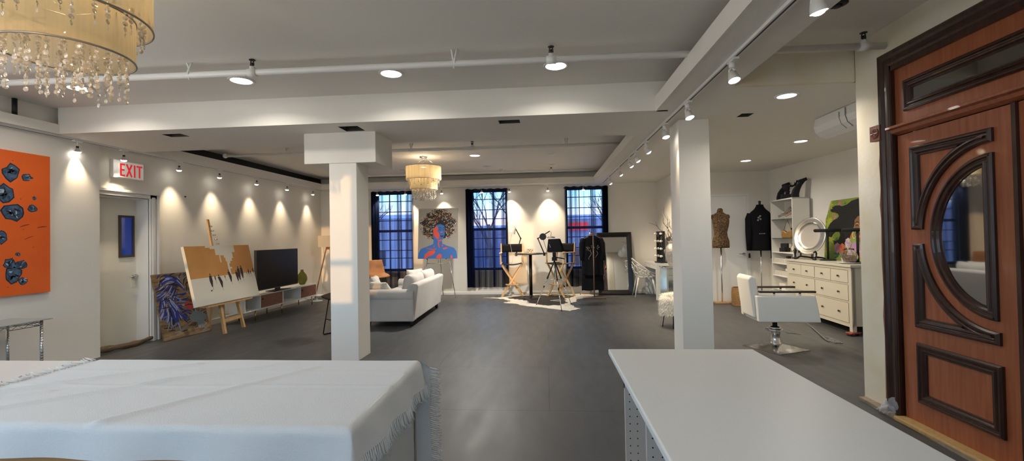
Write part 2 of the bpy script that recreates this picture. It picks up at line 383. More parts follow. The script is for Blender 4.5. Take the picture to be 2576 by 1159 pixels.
# local frame of the door: x into the wall, y towards the hinge (far end is 0, nearer is negative), z up
def DF(u, v, h): return (-h, -u, v)
PR = [(0,0),(0,.016),(.010,.026),(.020,.026),(.026,.016),(.034,.014),(.042,.024),(.052,.022),(.060,.010),(.070,.010),(.074,0)]
def arcpts(cx, cz, a, b, t0, t1, n=30): return [(cx-a*math.cos(t0+(t1-t0)*i/n), cz+b*math.sin(t0+(t1-t0)*i/n)) for i in range(n+1)]
def leaf(u0, mir):
    W = .845
    def X(u): return u0 + (u if not mir else W-u)
    def P(pts): return [(X(u), v) for u, v in pts]
    lf = MB().box((0,-X(0),.012),(.045,-X(W),2.125)).build('leaf', MAHO, door)
    cx, cz = .718, 1.371
    half = P([(cx,cz-.50),(cx,cz+.50)] + arcpts(cx,cz,.44,.50,PI/2-.02,-PI/2+.02,40))
    up = P([(.122,1.421),(.122,2.020),(cx,2.018),(cx,1.935)] + arcpts(cx,cz,.51,.565,PI/2-.03,.09,24))
    lo = P([(.127,1.322),(.127,.722),(cx+.01,.730),(cx+.01,.807)] + arcpts(cx,cz,.51,.565,-PI/2+.03,-.09,24))
    rc = P([(.132,.185),(.735,.185),(.735,.612),(.132,.612)])
    for nm, path in (('moulding',half),('moulding',up),('moulding',lo),('moulding',rc)):
        b = MB(); b.sweep(path, PR, DF); b.build(nm, DARKW, lf)
    b = MB(); gl = P([(cx-.03,cz-.46),(cx-.03,cz+.46)] + arcpts(cx-.03,cz,.36,.43,PI/2-.05,-PI/2+.05,36)); b.add([DF(u,v,.004) for u,v in gl],[tuple(range(len(gl)))]); b.add([DF(u,v,.001) for u,v in gl],[tuple(range(len(gl)))])
    tag(b.build('glass_panel', DGLASS, lf), 'dark half moon glass panel')
    return lf
leaf(0.012, False); leaf(.862, True)
MB().box((-.02,-.872,.012),(.0,-.848,2.125)).build('astragal', DARKW, door)
# transom above
tr = MB().box((.0,-1.70,2.165),(.045,0,2.64)).build('transom', MAHO, door)
b = MB(); b.sweep([(.095,2.29),(1.62,2.29),(1.62,2.515),(.095,2.515)], PR, DF); b.build('moulding', DARKW, tr)
b = MB(); b.add([DF(u,v,.004) for u,v in ((.15,2.35),(1.56,2.35),(1.56,2.46),(.15,2.46))],[(0,1,2,3)]); b.add([DF(u,v,.001) for u,v in ((.15,2.35),(1.56,2.35),(1.56,2.46),(.15,2.46))],[(0,1,2,3)])
b.build('glass_panel', DGLASS, tr)
b = MB(); b.prism([(-.09,2.172),(-.09,2.185),(-.07,2.190),(0,2.20),(0,2.165),(-.05,2.150),(-.055,2.135),(0,2.13)],-1.74,.095,'x')
b.T = Matrix(); bb = MB()
prof = [(0,2.205),(-.07,2.195),(-.09,2.188),(-.09,2.172),(-.06,2.165),(-.045,2.145),(-.02,2.135),(0,2.130)]
bb.prism([(p[0],p[1]) for p in prof],-1.74,-.015,'y'); bb.build('transom_bar', MAHO, door)
# jamb and casing
b = MB(); b.box((-.03,0,0),(.12,.055,2.70)); b.build('jamb', DARKW, door)
b = MB(); b.box((-.03,-1.74,2.625),(.12,.055,2.70)); b.build('jamb', DARKW, door)
CP = [(0,0),(0,.02),(.012,.03),(.025,.03),(.032,.02),(.06,.018),(.075,.032),(.095,.036),(.105,.03),(.115,.012),(.122,0)]
b = MB(); b.sweep([(-.01,0.0),(-.01,2.665),(1.78,2.665)], [(-o,h+.012) for o,h in CP], DF, closed=False); b.build('casing', DARKW, door)
b = MB(); b.box((-.052,.095,2.125),(0,.20,2.245)); b.cyl((-.052,.147,2.185),(-.057,.147,2.185),.042,n=28)
for k in range(6):
    a = 2*PI*k/6; c = (-.058,.147+.022*math.cos(a),2.185+.022*math.sin(a))
    b.add([(-.060,.147,2.185),(-.064,c[1]-.008*math.sin(a),c[2]+.008*math.cos(a)),(-.060,.147+.040*math.cos(a),2.185+.040*math.sin(a)),(-.064,c[1]+.008*math.sin(a),c[2]-.008*math.cos(a))],[(0,1,2,3)])
b.build('rosette', REDW, door, bevel=.002)
# worn strip of red wood beside the casing and bare plaster edge
b = MB(); pts = [(.118,0.0),(.150,.05),(.143,.6),(.152,.75),(.140,.9),(.150,1.2),(.143,1.5),(.152,1.62),(.138,1.75),(.147,1.95),(.128,2.1),(.118,2.1)]
b.prism(pts,-.025,.0,'x'); b.build('side_strip', REDW, door)
struct(MB().box((2.565,1.84,0),(2.66,3.56,.035)).build('trim_8', wood('threshold_wood',(.36,.23,.09),(.48,.32,.14),.65), bevel=.01))
struct(MB().prism([(2.50,1.7),(2.66,1.7),(2.66,3.98),(2.60,3.98)],0,.025).build('trim_9', mat('bare_plank',(.27,.22,.16),.8,var=.3,vscale=12)))
b = MB(); b.grid(22,18,lambda u,v:(2.545+.075*u+.012*math.sin(9*v+4*u), 3.58+.13*v+.014*math.sin(11*u), .028+.125*u*math.sin(PI*(v*.8+.15))+.016*math.sin(13*u+9*v)*u+.008*math.sin(31*v)))
tag(b.build('plastic_bag', sheer('clear_plastic_film',(.75,.80,.90),.25,.55,(9,9,9),.5)), 'crumpled clear plastic bag on the floor at the carved door casing', 'plastic bag')

# ------------------------------------------------------------------ far windows with black frames
NAVY = mat('black_window_frame', (.010,.012,.022), .45)
CURT = sheer('sheer_black_curtain', (.008,.012,.034), .58, .97, (13,13,.12))
CLAB = ['sheer black curtain over the window beside the sofa', 'sheer black curtain over the middle window next to the portrait', 'sheer black curtain over the window behind the clothes rack']
for i, (x0, x1) in enumerate(WINS):
    w = MB().slab([x0,x1],[WZ0,WZ1],[(x0+.05,x1-.05,WZ0+.06,WZ1-.05)],YF+.16,YF+.26,lambda u,v,t:(u,t,v)).build('window_%d' % (i+1), NAVY); struct(w)
    b = MB(); b.box((x0+.05,YF+.17,1.60),(x1-.05,YF+.25,1.665)); b.build('sash', NAVY, w)
    b = MB()
    for k in (1,2): xx = x0+.05+(x1-x0-.10)*k/3; b.box((xx-.009,YF+.19,WZ0+.06),(xx+.009,YF+.215,WZ1-.05))
    for z in (.93,1.13,1.40,1.90,2.13,2.40): b.box((x0+.05,YF+.192,z-.009),(x1-.05,YF+.213,z+.009))
    b.build('muntins', NAVY, w)
    MB().box((x0+.05,YF+.20,WZ0+.06),(x1-.05,YF+.205,WZ1-.05)).build('pane', GLASSW, w)
    MB().box((x0-.03,YF-.015,WZ0-.03),(x1+.03,YF+.16,WZ0)).build('sill', TRIMW, w)
    random.seed(40+i)
    cu = thing('sheer_curtain', CLAB[i], 'curtain', (x0, YF-.045, 0), group=None)
    b = MB(); ph = random.uniform(0, 6); wd = x1-x0+.06
    def fn(u, v, ph=ph, wd=wd):
        s = u*wd; z = .18+2.45*v
        d = .018*math.sin(s*46+ph+.8*math.sin(5*s))+.010*math.sin(s*91+2*ph)
        return (-.03+s+.008*math.sin(3*v+ph), d*(.5+.5*(1-v)) if v < .96 else d*.6, z+(.006*math.sin(s*20) if v < .05 else 0))
    b.grid(150, 14, fn); b.build('cloth', CURT, cu)
    b = MB()
    for s0, s1, dy in (((0,.19,.022),(.0,.13,.034)) if i < 2 else ((.87,1,.022),(.89,1,.034))): b.grid(40, 14, lambda u,v,s0=s0,s1=s1,dy=dy: tuple(Vector(fn(s0+(s1-s0)*u,v))+Vector((.01*math.sin(u*40),-dy+.01*math.sin(u*30+dy*99),0))))
    b.build('side_gather', CURT, cu)
    b = MB()
    for k in range(2):
        b.grid(120, 4, lambda u,v,k=k: (-.03+u*wd, (-.012-.012*k)+.010*math.sin(u*wd*70+k*2), 2.585+.055*v+.008*math.sin(u*wd*33)))
    b.build('gathered_heading', mat('curtain_heading',(.008,.009,.016),.9), cu)
    b = MB(); b.cyl((-.05,.0,2.61),(wd-.01,.0,2.61),.009); b.build('rod', BLKM, cu)

# ------------------------------------------------------------------ outside
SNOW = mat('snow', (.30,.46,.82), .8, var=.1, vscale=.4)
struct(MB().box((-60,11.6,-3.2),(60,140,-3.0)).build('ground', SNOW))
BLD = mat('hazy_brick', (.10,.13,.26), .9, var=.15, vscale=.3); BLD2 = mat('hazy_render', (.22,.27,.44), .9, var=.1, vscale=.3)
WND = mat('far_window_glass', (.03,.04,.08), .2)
def building(x0, x1, y, h, m, label, roofm):
    e = thing('building', label, 'building', ((x0+x1)/2, y, -3.0), group=None)
    w = x1-x0
    MB().box((-w/2,0,0),(w/2,9,h)).build('wall', m, e)
    MB().box((-w/2-.2,-.2,h),(w/2+.2,9.2,h+.4)).build('roof', roofm, e)
    for k in range(int(w//3)):
        x = -w/2+1.5+3*k
        f = MB().box((x-.5,-.05,1.6),(x+.5,.05,3.2)).build('window', WND, e)
    return e
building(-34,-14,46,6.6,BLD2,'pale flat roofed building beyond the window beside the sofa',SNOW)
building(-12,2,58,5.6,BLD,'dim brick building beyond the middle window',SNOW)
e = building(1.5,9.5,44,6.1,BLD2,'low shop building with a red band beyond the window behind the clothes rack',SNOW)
MB().box((-3.3,-.4,4.95),(-1.4,-.06,5.75)).build('sign_band', mat('red_sign_band',(.62,.02,.03),.5,emit=(.9,.06,.06),es=.2), e)
BARK = mat('bare_bark', (.07,.06,.08), .9)
def tree(x, y, h, seed, label):
    rnd = random.Random(seed); e = thing('bare_tree', label, 'tree', (x,y,-3.0), group=None)
    MB().tube([(0,0,0),(.05,0,h*.25),(-.04,.05,h*.5)],[.22,.17,.11],8).build('trunk', BARK, e)
    b = MB()
    def br(p, d, l, r, n):
        q = p + d*l; mid = (p+q)/2 + Vector((rnd.uniform(-.1,.1),rnd.uniform(-.1,.1),0))*l
        b.tube([p,mid,q],[r,r*.8,r*.55],5)
        if n:
            for _ in range(3): br(q if rnd.random() < .7 else mid, (d+Vector((rnd.uniform(-.8,.8),rnd.uniform(-.8,.8),rnd.uniform(-.1,.6)))).normalized(), l*.68, r*.6, n-1)
    for k in range(4): br(Vector((0,0,h*(.3+.05*k))), Vector((rnd.uniform(-.7,.7),rnd.uniform(-.5,.5),1)).normalized(), h*.24, .08, 3)
    b.build('branches', BARK, e)
tree(-4.6,36,11,1,'bare tree standing outside in the middle window'); tree(-2.6,41,10,2,'thinner bare tree set back outside the middle window')
tree(5.6,34,10,3,'bare tree rising in front of the low shop outside'); tree(-15.5,38,9,4,'bare tree before the pale flat roofed building outside')

# world: clear winter sky at dusk, pinkish low down
W = bpy.data.worlds.new('dusk_sky'); scene.world = W; W.use_nodes = True; nt = W.node_tree; N = nt.nodes; L = nt.links
tc = N.new('ShaderNodeTexCoord'); sp = N.new('ShaderNodeSeparateXYZ'); L.new(tc.outputs['Generated'], sp.inputs[0])
cr = N.new('ShaderNodeValToRGB'); el = cr.color_ramp.elements
el[0].position = .0; el[0].color = (.66,.66,.64,1); el[1].position = 1; el[1].color = (.34,.48,.74,1)
for p, c in ((.03,(.66,.58,.68)),(.06,(.50,.66,.86)),(.10,(.34,.72,1.0)),(.35,(.46,.56,.74))):
    k = el.new(p); k.color = (*c, 1)
L.new(sp.outputs['Z'], cr.inputs['Fac']); bg = N['Background']; L.new(cr.outputs['Color'], bg.inputs['Color']); bg.inputs['Strength'].default_value = 3.7
# ------------------------------------------------------------------ recessed lights, spots, pipes, chandeliers
WARM = (1,.80,.54); NEUT = (1,.93,.83)
def lamp(kind, name, loc, e, col, size=.1, rot=(0,0,0), spot=None, blend=.5, spread=None):
    l = bpy.data.lights.new(name, kind); l.energy = e; l.color = col
    if kind == 'AREA': l.shape = 'DISK'; l.size = size
    else: l.shadow_soft_size = size
    if spot: l.spot_size = rad(spot); l.spot_blend = blend
    if spread: l.spread = rad(spread)
    o = bpy.data.objects.new(name, l); COL.objects.link(o); o.location = loc; o.rotation_euler = rot; return o
RINGM = mat('white_trim_ring', (.82,.82,.80), .4); DARKLENS = mat('unlit_lens', (.42,.40,.37), .4)
def downlight(x, y, z, label, lit=True, r=.095, e=4.8, group=None):
    t = thing('recessed_downlight', label, 'ceiling light', (x,y,z), group=group)
    MB().ring([(r,0),(r+.022,-.001),(r+.020,-.008),(r,-.010)],28).build('trim_ring', RINGM, t)
    MB().cyl((0,0,-.001),(0,0,-.005),r,n=28).build('diffuser', GLOW if lit else DARKLENS, t)
    if lit: lamp('AREA', 'downlight_lamp', (x,y,z-.02), e, NEUT, r*2, spread=152)
for x, l in ((-4.65,'lit round recessed light under the big chandelier'),(-2.94,'lit round recessed light beside the sprinkler pipe, next from the chandelier'),
             (-1.44,'lit round recessed light between the two sprinkler heads'),(.12,'lit round recessed light by the sprinkler nearest the track beam')):
    downlight(x, 4.11, ZC, l)
for x in (-4.3,-2.2,.0): downlight(x, .9, ZC, 'added recessed light above the white work tables, out of shot', group='added recessed lights over the work tables', e=1)  # unseen row, added so that the work tables are lit
downlight(-1.33, 8.42, ZC, 'only lit recessed light in the far tray, past the sprinkler pipe', e=62)
for x, y, l in ((.13,8.45,'unlit recessed light in the far tray near the white beam'),(-1.28,9.76,'unlit recessed light behind the far chandelier, by the back pipe'),
                (.145,9.76,'unlit recessed light above the back pipe sprinkler'),(-3.23,9.84,'unlit recessed light just beside the far chandelier drum'),(-4.15,7.9,'unlit recessed light half hidden by the column box')):
    downlight(x, y, ZC, l, lit=False, r=.075)
for x, y, l in ((2.27,4.33,'largest lit recessed light in the salon alcove, by the header'),(3.60,6.54,'lit recessed light above the dresser in the alcove'),(3.55,8.15,'farthest lit recessed light, above the dress form')):
    downlight(x, y, ZS, l, r=.08, e=6.5)
# ceiling cut-outs
for (x0,x1,y0,y1), l in zip(VENTS, ('black ceiling cut-out nearest the long wall track','black ceiling cut-out just in front of the boxed column','black ceiling cut-out nearest the track beam','small dark cut-out in the alcove ceiling')):
    t = thing('ceiling_cutout', l, 'ceiling opening', ((x0+x1)/2,(y0+y1)/2,ZS))
    b = MB(); w, h = (x1-x0)/2, (y1-y0)/2
    for a, c in (((-w-.01,-h-.01,.116),(w+.01,h+.01,.20)),): b.box(a, c)
    b.build('dark_box', BLK, t)
    b = MB(); b.slab([-w,w],[-h,h],[(-w+.006,w-.006,-h+.006,h-.006)],.001,.114,lambda u,v,tt:(u,v,tt)); b.build('raw_edge', mat('raw_cut_edge',(.06,.055,.05),.9), t)
t = thing('smoke_detector', 'dark round plate on the ceiling above the carved door side', 'ceiling plate', (2.04,3.22,ZC))
MB().lathe([(.065,0),(.065,-.012),(.045,-.02),(0,-.02)],28).build('plate', mat('dark_plate',(.03,.03,.028),.6), t)
MB().lathe([(.03,-.02),(.028,-.03),(0,-.031)],20).build('grille', BLK, t)

tag(MB().cyl((0,0,0),(0,0,.185),.022,n=14).build('cove_pipe', BLK, loc=(-5.605,4.29,ZS+.105)), 'short black pipe stub in the ceiling cove above the orange canvas', 'pipe')
# track rails and their heads
RAIL = mat('white_rail', (.78,.77,.75), .4)
for nm, a, c, l in (('track_rail',(1.355,-.9,ZS-.022),(1.395,10.75,ZS),'long white lighting track along the underside of the white beam'),
                    ('track_rail',(XL1+.045,4.0-5,ZS-.022),(XL1+.08,YF-.1,ZS),'long white lighting track above the painting wall'),
                    ('track_rail',(-5.3,YF-.20,ZS-.022),(1.1,YF-.165,ZS),'white lighting track above the curtained windows')):
    if 'painting' in l: a = (-5.63,-.9,ZS-.022); c = (-5.595,YF-.25,ZS)
    t = thing(nm, l, 'lighting track', ((a[0]+c[0])/2,(a[1]+c[1])/2,ZS))
    ox, oy = (a[0]+c[0])/2, (a[1]+c[1])/2
    MB().box((a[0]-ox,a[1]-oy,-.022),(c[0]-ox,c[1]-oy,0)).build('rail', RAIL, t)
    g = .006
    if abs(c[0]-a[0]) < .2: MB().box((-g,a[1]-oy,-.0235),(g,c[1]-oy,-.0222)).build('slot', BLK, t)
    else: MB().box((a[0]-ox,-g,-.0235),(c[0]-ox,g,-.0222)).build('slot', BLK, t)
def cyl_head(x, y, tx, ty, label, e=10, spotdeg=60):
    t = thing('track_spotlight', label, 'spotlight', (x,y,ZS-.024))
    MB().box((-.018,-.06,-.016),(.018,.06,0)).build('adapter', RAIL, t)
    MB().cyl((0,.02,-.016),(0,.02,-.055),.022,n=18).build('neck', RAIL, t)
    b = MB(); b.tube([(.0,.02,-.05),(.02,.02,-.07),(.022,.02,-.105)],.007); b.tube([(0,.02,-.05),(-.02,.02,-.07),(-.022,.02,-.11)],.007); b.build('yoke', RAIL, t)
    d = Vector((tx,ty,-1)).normalized(); p = Vector((0,.02,-.085)); q = p+d*.07
    b = MB(); b.cyl(p, p+d*.04, .026, .036, n=20); b.cyl(p+d*.04, q, .036, .040, n=20, cap=False); b.build('lamp_head', RAIL, t)
    b = MB(); b.T = Matrix.Translation(q-d*.010) @ d.to_track_quat('Z','Y').to_matrix().to_4x4(); b.lathe([(.034,0),(.031,.012),(.022,.020),(.010,.024),(0,.025)],20); b.build('bulb', GLOWT, t)
    w = Vector((x,y,ZS-.024))+q+d*.025
    lamp('SPOT', 'track_lamp', w, e, WARM, .03, d.to_track_quat('-Z','Y').to_euler(), spotdeg, .8)
for y, tx, ty, l in ((2.33,.25,.1,'white track spotlight at the very start of the beam, largest in view'),(3.34,.1,.1,'second white spotlight along the beam, beside the alcove header'),
                     (4.36,.2,.3,'third white spotlight along the beam, just before the plain column'),(5.19,.15,.3,'fourth white spotlight along the beam, beside the plain column'),
                     (6.14,.2,.2,'fifth white spotlight along the beam, just past the plain column'),(6.83,.2,.2,'sixth white spotlight along the beam, pair of glows nearer'),
                     (7.35,.2,.2,'seventh white spotlight along the beam, pair of glows farther'),(8.37,.2,.4,'eighth white spotlight along the beam, towards the windows'),
                     (9.71,.2,.5,'last white spotlight on the beam track, by the curtained window')):
    cyl_head(1.375, y-.02, tx if y < 6 else .62, ty if y < 3 else (-.28 if y < 6 else .02), l, e=10 if y < 5.5 else 70, spotdeg=60 if y < 5.5 else 100)
def par_head(x, y, dirv, label, e=9, spotdeg=38):
    t = thing('bulb_spotlight', label, 'spotlight', (x,y,ZS-.024)); ax = Vector((dirv[1],-dirv[0],0))
    d = Vector((dirv[0],dirv[1],-1)).normalized()
    MB().box((-.018 if dirv[0] else -.05,-.05 if dirv[0] else -.018,-.014),(.018 if dirv[0] else .05,.05 if dirv[0] else .018,0)).build('adapter', RAIL, t)
    b = MB(); pts = [Vector((0,0,-.01))+Vector((-dirv[0],-dirv[1],0))*(.035*math.sin(a)) + Vector((0,0,-.04+.04*math.cos(a)))for a in [PI*i/10 for i in range(11)]]
    b.tube(pts, .004, 6); b.build('hook', RAIL, t)
    p = Vector((0,0,-.085)); q = p+d*.055
    MB().cyl(p-d*.022, p, .014, n=14).build('socket', BLK, t)
    b = MB(); b.cyl(p, q, .013, .036, n=20, cap=False); b.build('reflector', CHROME, t)
    b = MB(); b.T = Matrix.Translation(q-d*.008) @ d.to_track_quat('Z','Y').to_matrix().to_4x4(); b.lathe([(.034,0),(.031,.010),(.022,.017),(.010,.020),(0,.021)],20); b.build('bulb', GLOWT, t)
    lamp('SPOT', 'track_lamp', Vector((x,y,ZS-.024))+q+d*.022, e, WARM, .025, d.to_track_quat('-Z','Y').to_euler(), spotdeg, 1.0)
for y, l in ((4.93,'small bulb spotlight beside the orange canvas, before the EXIT sign'),(5.52,'small bulb spotlight right above the EXIT sign'),(6.42,'first small bulb spotlight past the exit door'),
             (7.27,'second small bulb spotlight past the exit door, over the easel'),(8.26,'third small bulb spotlight past the exit door, over the television'),
             (9.28,'fourth small bulb spotlight past the exit door'),(10.36,'last small bulb spotlight before the far corner')):
    par_head(-5.61, y, (-.13,.10), l, e=28, spotdeg=66)
for x, l in ((-4.23,'bulb spotlight before the curtain beside the column'),(-3.51,'bulb spotlight at the edge of the sofa window'),(-2.58,'bulb spotlight lighting the portrait canvas'),(-1.575,'bulb spotlight before the middle window curtain'),
             (-.884,'bulb spotlight just beside the middle window'),(.06,'bulb spotlight between middle window and clothes rack window'),(.92,'bulb spotlight before the curtain by the clothes rack')):
    par_head(x, YF-.182, (.05,.10), l, e=80 if 'portrait' not in l else 34, spotdeg=84)

# sprinkler pipes
PIPE = mat('white_pipe', (.80,.79,.76), .35)
def pipe(name, x0, x1, y, z0, z1, r, label, hangers, heads, hl, dzc):
    t = thing('sprinkler_pipe', label, 'pipe', (x0,y,z0)); L_ = x1-x0; dz = z1-z0
    MB().cyl((0,0,0),(L_,0,dz),r,n=18).build('pipe_run', PIPE, t)
    for h in hangers:
        zz = dz*(h-x0)/L_
        b = MB(); b.tube([(h-x0-.02,0,ZC-z0),(h-x0-.008,r+.004,zz+.01),(h-x0,0,zz-r-.006),(h-x0+.01,-r-.004,zz+.01),(h-x0+.025,0,ZC-z0)],.008); b.build('hanger', PIPE, t)
    for h in heads:
        zz = dz*(h-x0)/L_
        b = MB(); b.cyl((h-x0-.04,0,zz),(h-x0+.04,0,zz),r*1.25,n=16); b.cyl((h-x0,0,zz),(h-x0,0,zz+.05),r*.8,n=12); b.build('tee', PIPE, t)
        b = MB(); b.cyl((h-x0,0,zz+.05),(h-x0,0,zz+.085),.010); b.tube([(h-x0-.016,0,zz+.06),(h-x0-.014,0,zz+.09),(h-x0-.006,0,zz+.105)],.004); b.tube([(h-x0+.016,0,zz+.06),(h-x0+.014,0,zz+.09),(h-x0+.006,0,zz+.105)],.004); b.cyl((h-x0,0,zz+.105),(h-x0,0,zz+.109),.026,n=14); b.build('sprinkler_head', mat('bronze_sprinkler',(.05,.045,.04),.4,metal=.7), t)
    for h in ([x0+.0] if hl else []): MB().ell((0,0,0),(r*1.6,r*1.6,r*1.6)).build('elbow', PIPE, t)
    return t
pipe('p', -5.6, 2.655, 3.65, 2.905, 2.855, .027, 'long white sprinkler pipe crossing the near ceiling tray', [-3.09,-.74], [-2.51,.07,2.50], False, 0)
pipe('p', -5.45, 1.24, 7.2, 2.90, 2.885, .025, 'white sprinkler pipe crossing the middle of the far ceiling tray', [-4.35,-2.2,.35], [-1.18], True, 0)
pipe('p', -5.0, 1.2, 10.2, 2.93, 2.92, .025, 'white sprinkler pipe at the back of the far ceiling tray', [-1.0], [.145], False, 0)

# chandeliers: two sheer drums with strings of crystal discs
GOLDF = sheer('gold_organza', (.62,.50,.30), .72, .95, (22,22,.4), .55)
RIMM = mat('grey_rim', (.33,.30,.26), .4, metal=.5)
CRYST = mat('crystal', (.93,.87,.75), .05, trans=.7, ior=1.5, spec=.8)
def strand_mesh(n):
    b = MB()
    for k in range(n):
        z = -.015-.0285*k; a = rad(37*k)
        b.T = trans(0,0,z) @ Matrix.Rotation(a, 4, 'Z')
        b.add([(0,-.0045,0)]+[(.0122*math.cos(t),0,.0122*math.sin(t)) for t in [2*PI*i/8 for i in range(8)]]+[(0,.0045,0)],
              [(0,1+i,1+(i+1) % 8) for i in range(8)]+[(9,1+(i+1) % 8,1+i) for i in range(8)])
    b.T = Matrix(); b.cyl((0,0,0),(0,0,-.0285*n),.0008,n=4)
    return b
def chandelier(x, y, zlow, label):
    t = thing('crystal_chandelier', label, 'chandelier', (x,y,ZC)); zl = zlow-ZC; rl, ru = .262, .335; zu = zl+.19
    MB().lathe([(.075,0),(.075,-.018),(.05,-.03),(0,-.032)],28).build('canopy', STEEL, t)
    for k in range(3):
        a = 2*PI*k/3+.4; MB().cyl((.03*math.cos(a),.03*math.sin(a),-.03),(ru*math.cos(a),ru*math.sin(a),zu+.25),.0025,n=6).build('wire', STEEL, t)
    MB().cyl((0,0,-.03),(0,0,zu+.15),.006,n=8).build('stem', STEEL, t)
    for nm, r, z0, z1 in (('upper_drum',ru,zu,zu+.25),('lower_drum',rl,zl,zl+.22)):
        d = MB().grid(72,2,lambda u,v:(r*math.cos(2*PI*u),r*math.sin(2*PI*u),z0+(z1-z0)*v),closed_u=True).build(nm, GOLDF, t)
        for z in (z0,z1): MB().ring([(r-.003,z-.004),(r+.004,z-.004),(r+.004,z+.004),(r-.003,z+.004)],72).build('rim', RIMM, d)
    b = MB()
    for k in range(6): a = PI*k/6; b.cyl((ru*math.cos(a),ru*math.sin(a),zu+.24),(-ru*math.cos(a),-ru*math.sin(a),zu+.24),.003,n=6)
    for k in range(3): a = PI*k/3; b.cyl((rl*math.cos(a),rl*math.sin(a),zl+.2),(-rl*math.cos(a),-rl*math.sin(a),zl+.2),.003,n=6)
    b.build('spokes', STEEL, t)
    lamp('POINT', 'chandelier_ceiling_fill', (x,y,zlow+.40), 3, (1,.80,.55), .05)  # point light added in the drum to brighten the ceiling
    rnd = random.Random(7); protos = {}
    for ringr, zz, cnt, lo, hi in ((.295,zu+.06,30,5,7),(.225,zl+.06,24,6,9),(.16,zl+.06,14,7,9),(.08,zl+.06,7,8,10)):
        for k in range(cnt):
            n = rnd.randint(lo,hi); a = 2*PI*k/cnt+rnd.uniform(-.05,.05)
            if n not in protos: o = protos[n] = strand_mesh(n).build('crystal_strand', CRYST, t)
            else: o = protos[n].copy(); COL.objects.link(o)
            o.parent = t; o.location = (ringr*math.cos(a),ringr*math.sin(a),zz); o.rotation_euler = (0,0,rnd.uniform(0,6))
    return t
big = chandelier(-2.36,2.03,2.365,'large gold drum chandelier with dangling crystals hanging over the draped table')
far = copy_tree(big); far.location = (-2.33,8.4,ZC); lamp('POINT', 'chandelier_ceiling_fill', (-2.33,8.4,2.77), 6, (1,.80,.55), .05); far['label'] = 'small looking gold drum chandelier hanging before the portrait wall'  # the copy gets its own added ceiling fill light
# low winter sun through the windows behind the photographer
s = bpy.data.lights.new('low_sun', 'SUN'); s.energy = 0.95; s.color = (1,.60,.27); s.angle = rad(.6)
so = bpy.data.objects.new('low_sun', s); COL.objects.link(so); so.rotation_euler = Vector((-.095,1,-.070)).to_track_quat('-Z','Y').to_euler()
# ------------------------------------------------------------------ things along the left wall
rnd = random.Random(3)
RED = mat('exit_red', (.62,.02,.03), .5, emit=(.8,.03,.04), es=.25)
# EXIT sign
t = thing('exit_sign', 'white EXIT sign with red letters above the recessed door', 'sign', (XL1,5.73,2.435), 90)
MB().box((-.225,-.055,-.115),(.225,0,.13)).build('housing', TRIMW, t, bevel=.006)
MB().box((-.17,-.062,-.105),(.215,-.054,.115)).build('face', mat('sign_face',(.80,.78,.70),.3,emit=(1,.95,.85),es=.08), t, bevel=.003)
b = MB(); st = .022; z0, z1 = -.085, .085
def ex(x0, x1, a, c): b.box((x0,-.066,a),(x1,-.061,c))
x = -.14; ex(x,x+st,z0,z1); ex(x,x+.07,z0,z0+st); ex(x,x+.07,z1-st,z1); ex(x,x+.062,-.011,.011)
x = -.045; b.bar((x,-.0635,z0),(x+.075,-.0635,z1),st,.004,(0,1,0)); b.bar((x+.075,-.0635,z0),(x,-.0635,z1),st,.004,(0,1,0))
ex(.062,.062+st,z0,z1); ex(.105,.190,z1-st,z1); ex(.137,.137+st,z0,z1)
tag(b.build('lettering', RED, t), 'red EXIT letters')

# orange canvas
ORG = mat('orange_paint', (.78,.115,.012), .55, col2=(.86,.15,.018), vscale=2, bump=.05)
NVY = mat('navy_paint', (.015,.022,.045), .5); BLU = mat('slate_blue_paint', (.02,.05,.10), .5, col2=(.09,.16,.26), vscale=30); PALE = mat('pale_blue_paint', (.42,.52,.62), .5); DKR = mat('dark_splatter', (.16,.015,.01), .5)
t = thing('orange_picture', 'large orange canvas with dark blue rock shapes on the white wall', 'painting', (XL0,3.92,.90), 90)
W2, Hh = .715, 1.53
b = MB(); b.box((-W2,-.045,0),(W2,-.004,Hh)); b.m = 1
def uv(px, pz): return (W2-(4.63-px), pz-.90)
def rock(cy, cz, r, seed, rz=1.0):
    q = random.Random(seed); cx, z = uv(cy, cz); n = 11
    pts = [(cx+r*q.uniform(.7,1.15)*math.cos(2*PI*i/n), z+r*rz*q.uniform(.7,1.15)*math.sin(2*PI*i/n)) for i in range(n)]
    b.m = 1; b.art(pts, .0465)
    b.m = 2; b.art([(cx+(p[0]-cx)*.86, z+(p[1]-z)*.86) for p in pts], .0475)
    for k in range(9):
        a = q.uniform(0,6.3); L = r*q.uniform(.3,.75); sx, sz = cx+q.uniform(-.4,.4)*r, z+q.uniform(-.4,.4)*r
        b.m = q.choice((1,1,3)); b.ribbon([(sx-L*.5*math.cos(a),sz-L*.5*math.sin(a)),(sx+q.uniform(-.1,.1)*r,sz+q.uniform(-.1,.1)*r),(sx+L*.5*math.cos(a),sz+L*.5*math.sin(a))], r*q.uniform(.08,.22), .0485)
for cy, cz, r, sd, rz in ((4.265,2.20,.085,1,1.15),(4.405,2.165,.055,2,.8),(4.205,1.975,.10,3,1),(4.475,1.945,.022,4,1),(4.275,1.775,.105,5,.9),(4.455,1.83,.048,6,.9),(4.18,1.52,.05,7,1.5),
                      (4.32,1.335,.028,8,.8),(4.245,1.24,.06,9,1.1),(4.345,1.22,.065,10,.8),(4.275,1.12,.09,11,1.0),(4.365,1.045,.05,12,.8),(3.6,2.0,.11,13,1),(3.75,1.4,.12,14,1),(3.4,1.2,.09,15,1)): rock(cy, cz, r, sd, rz)
b.m = 4
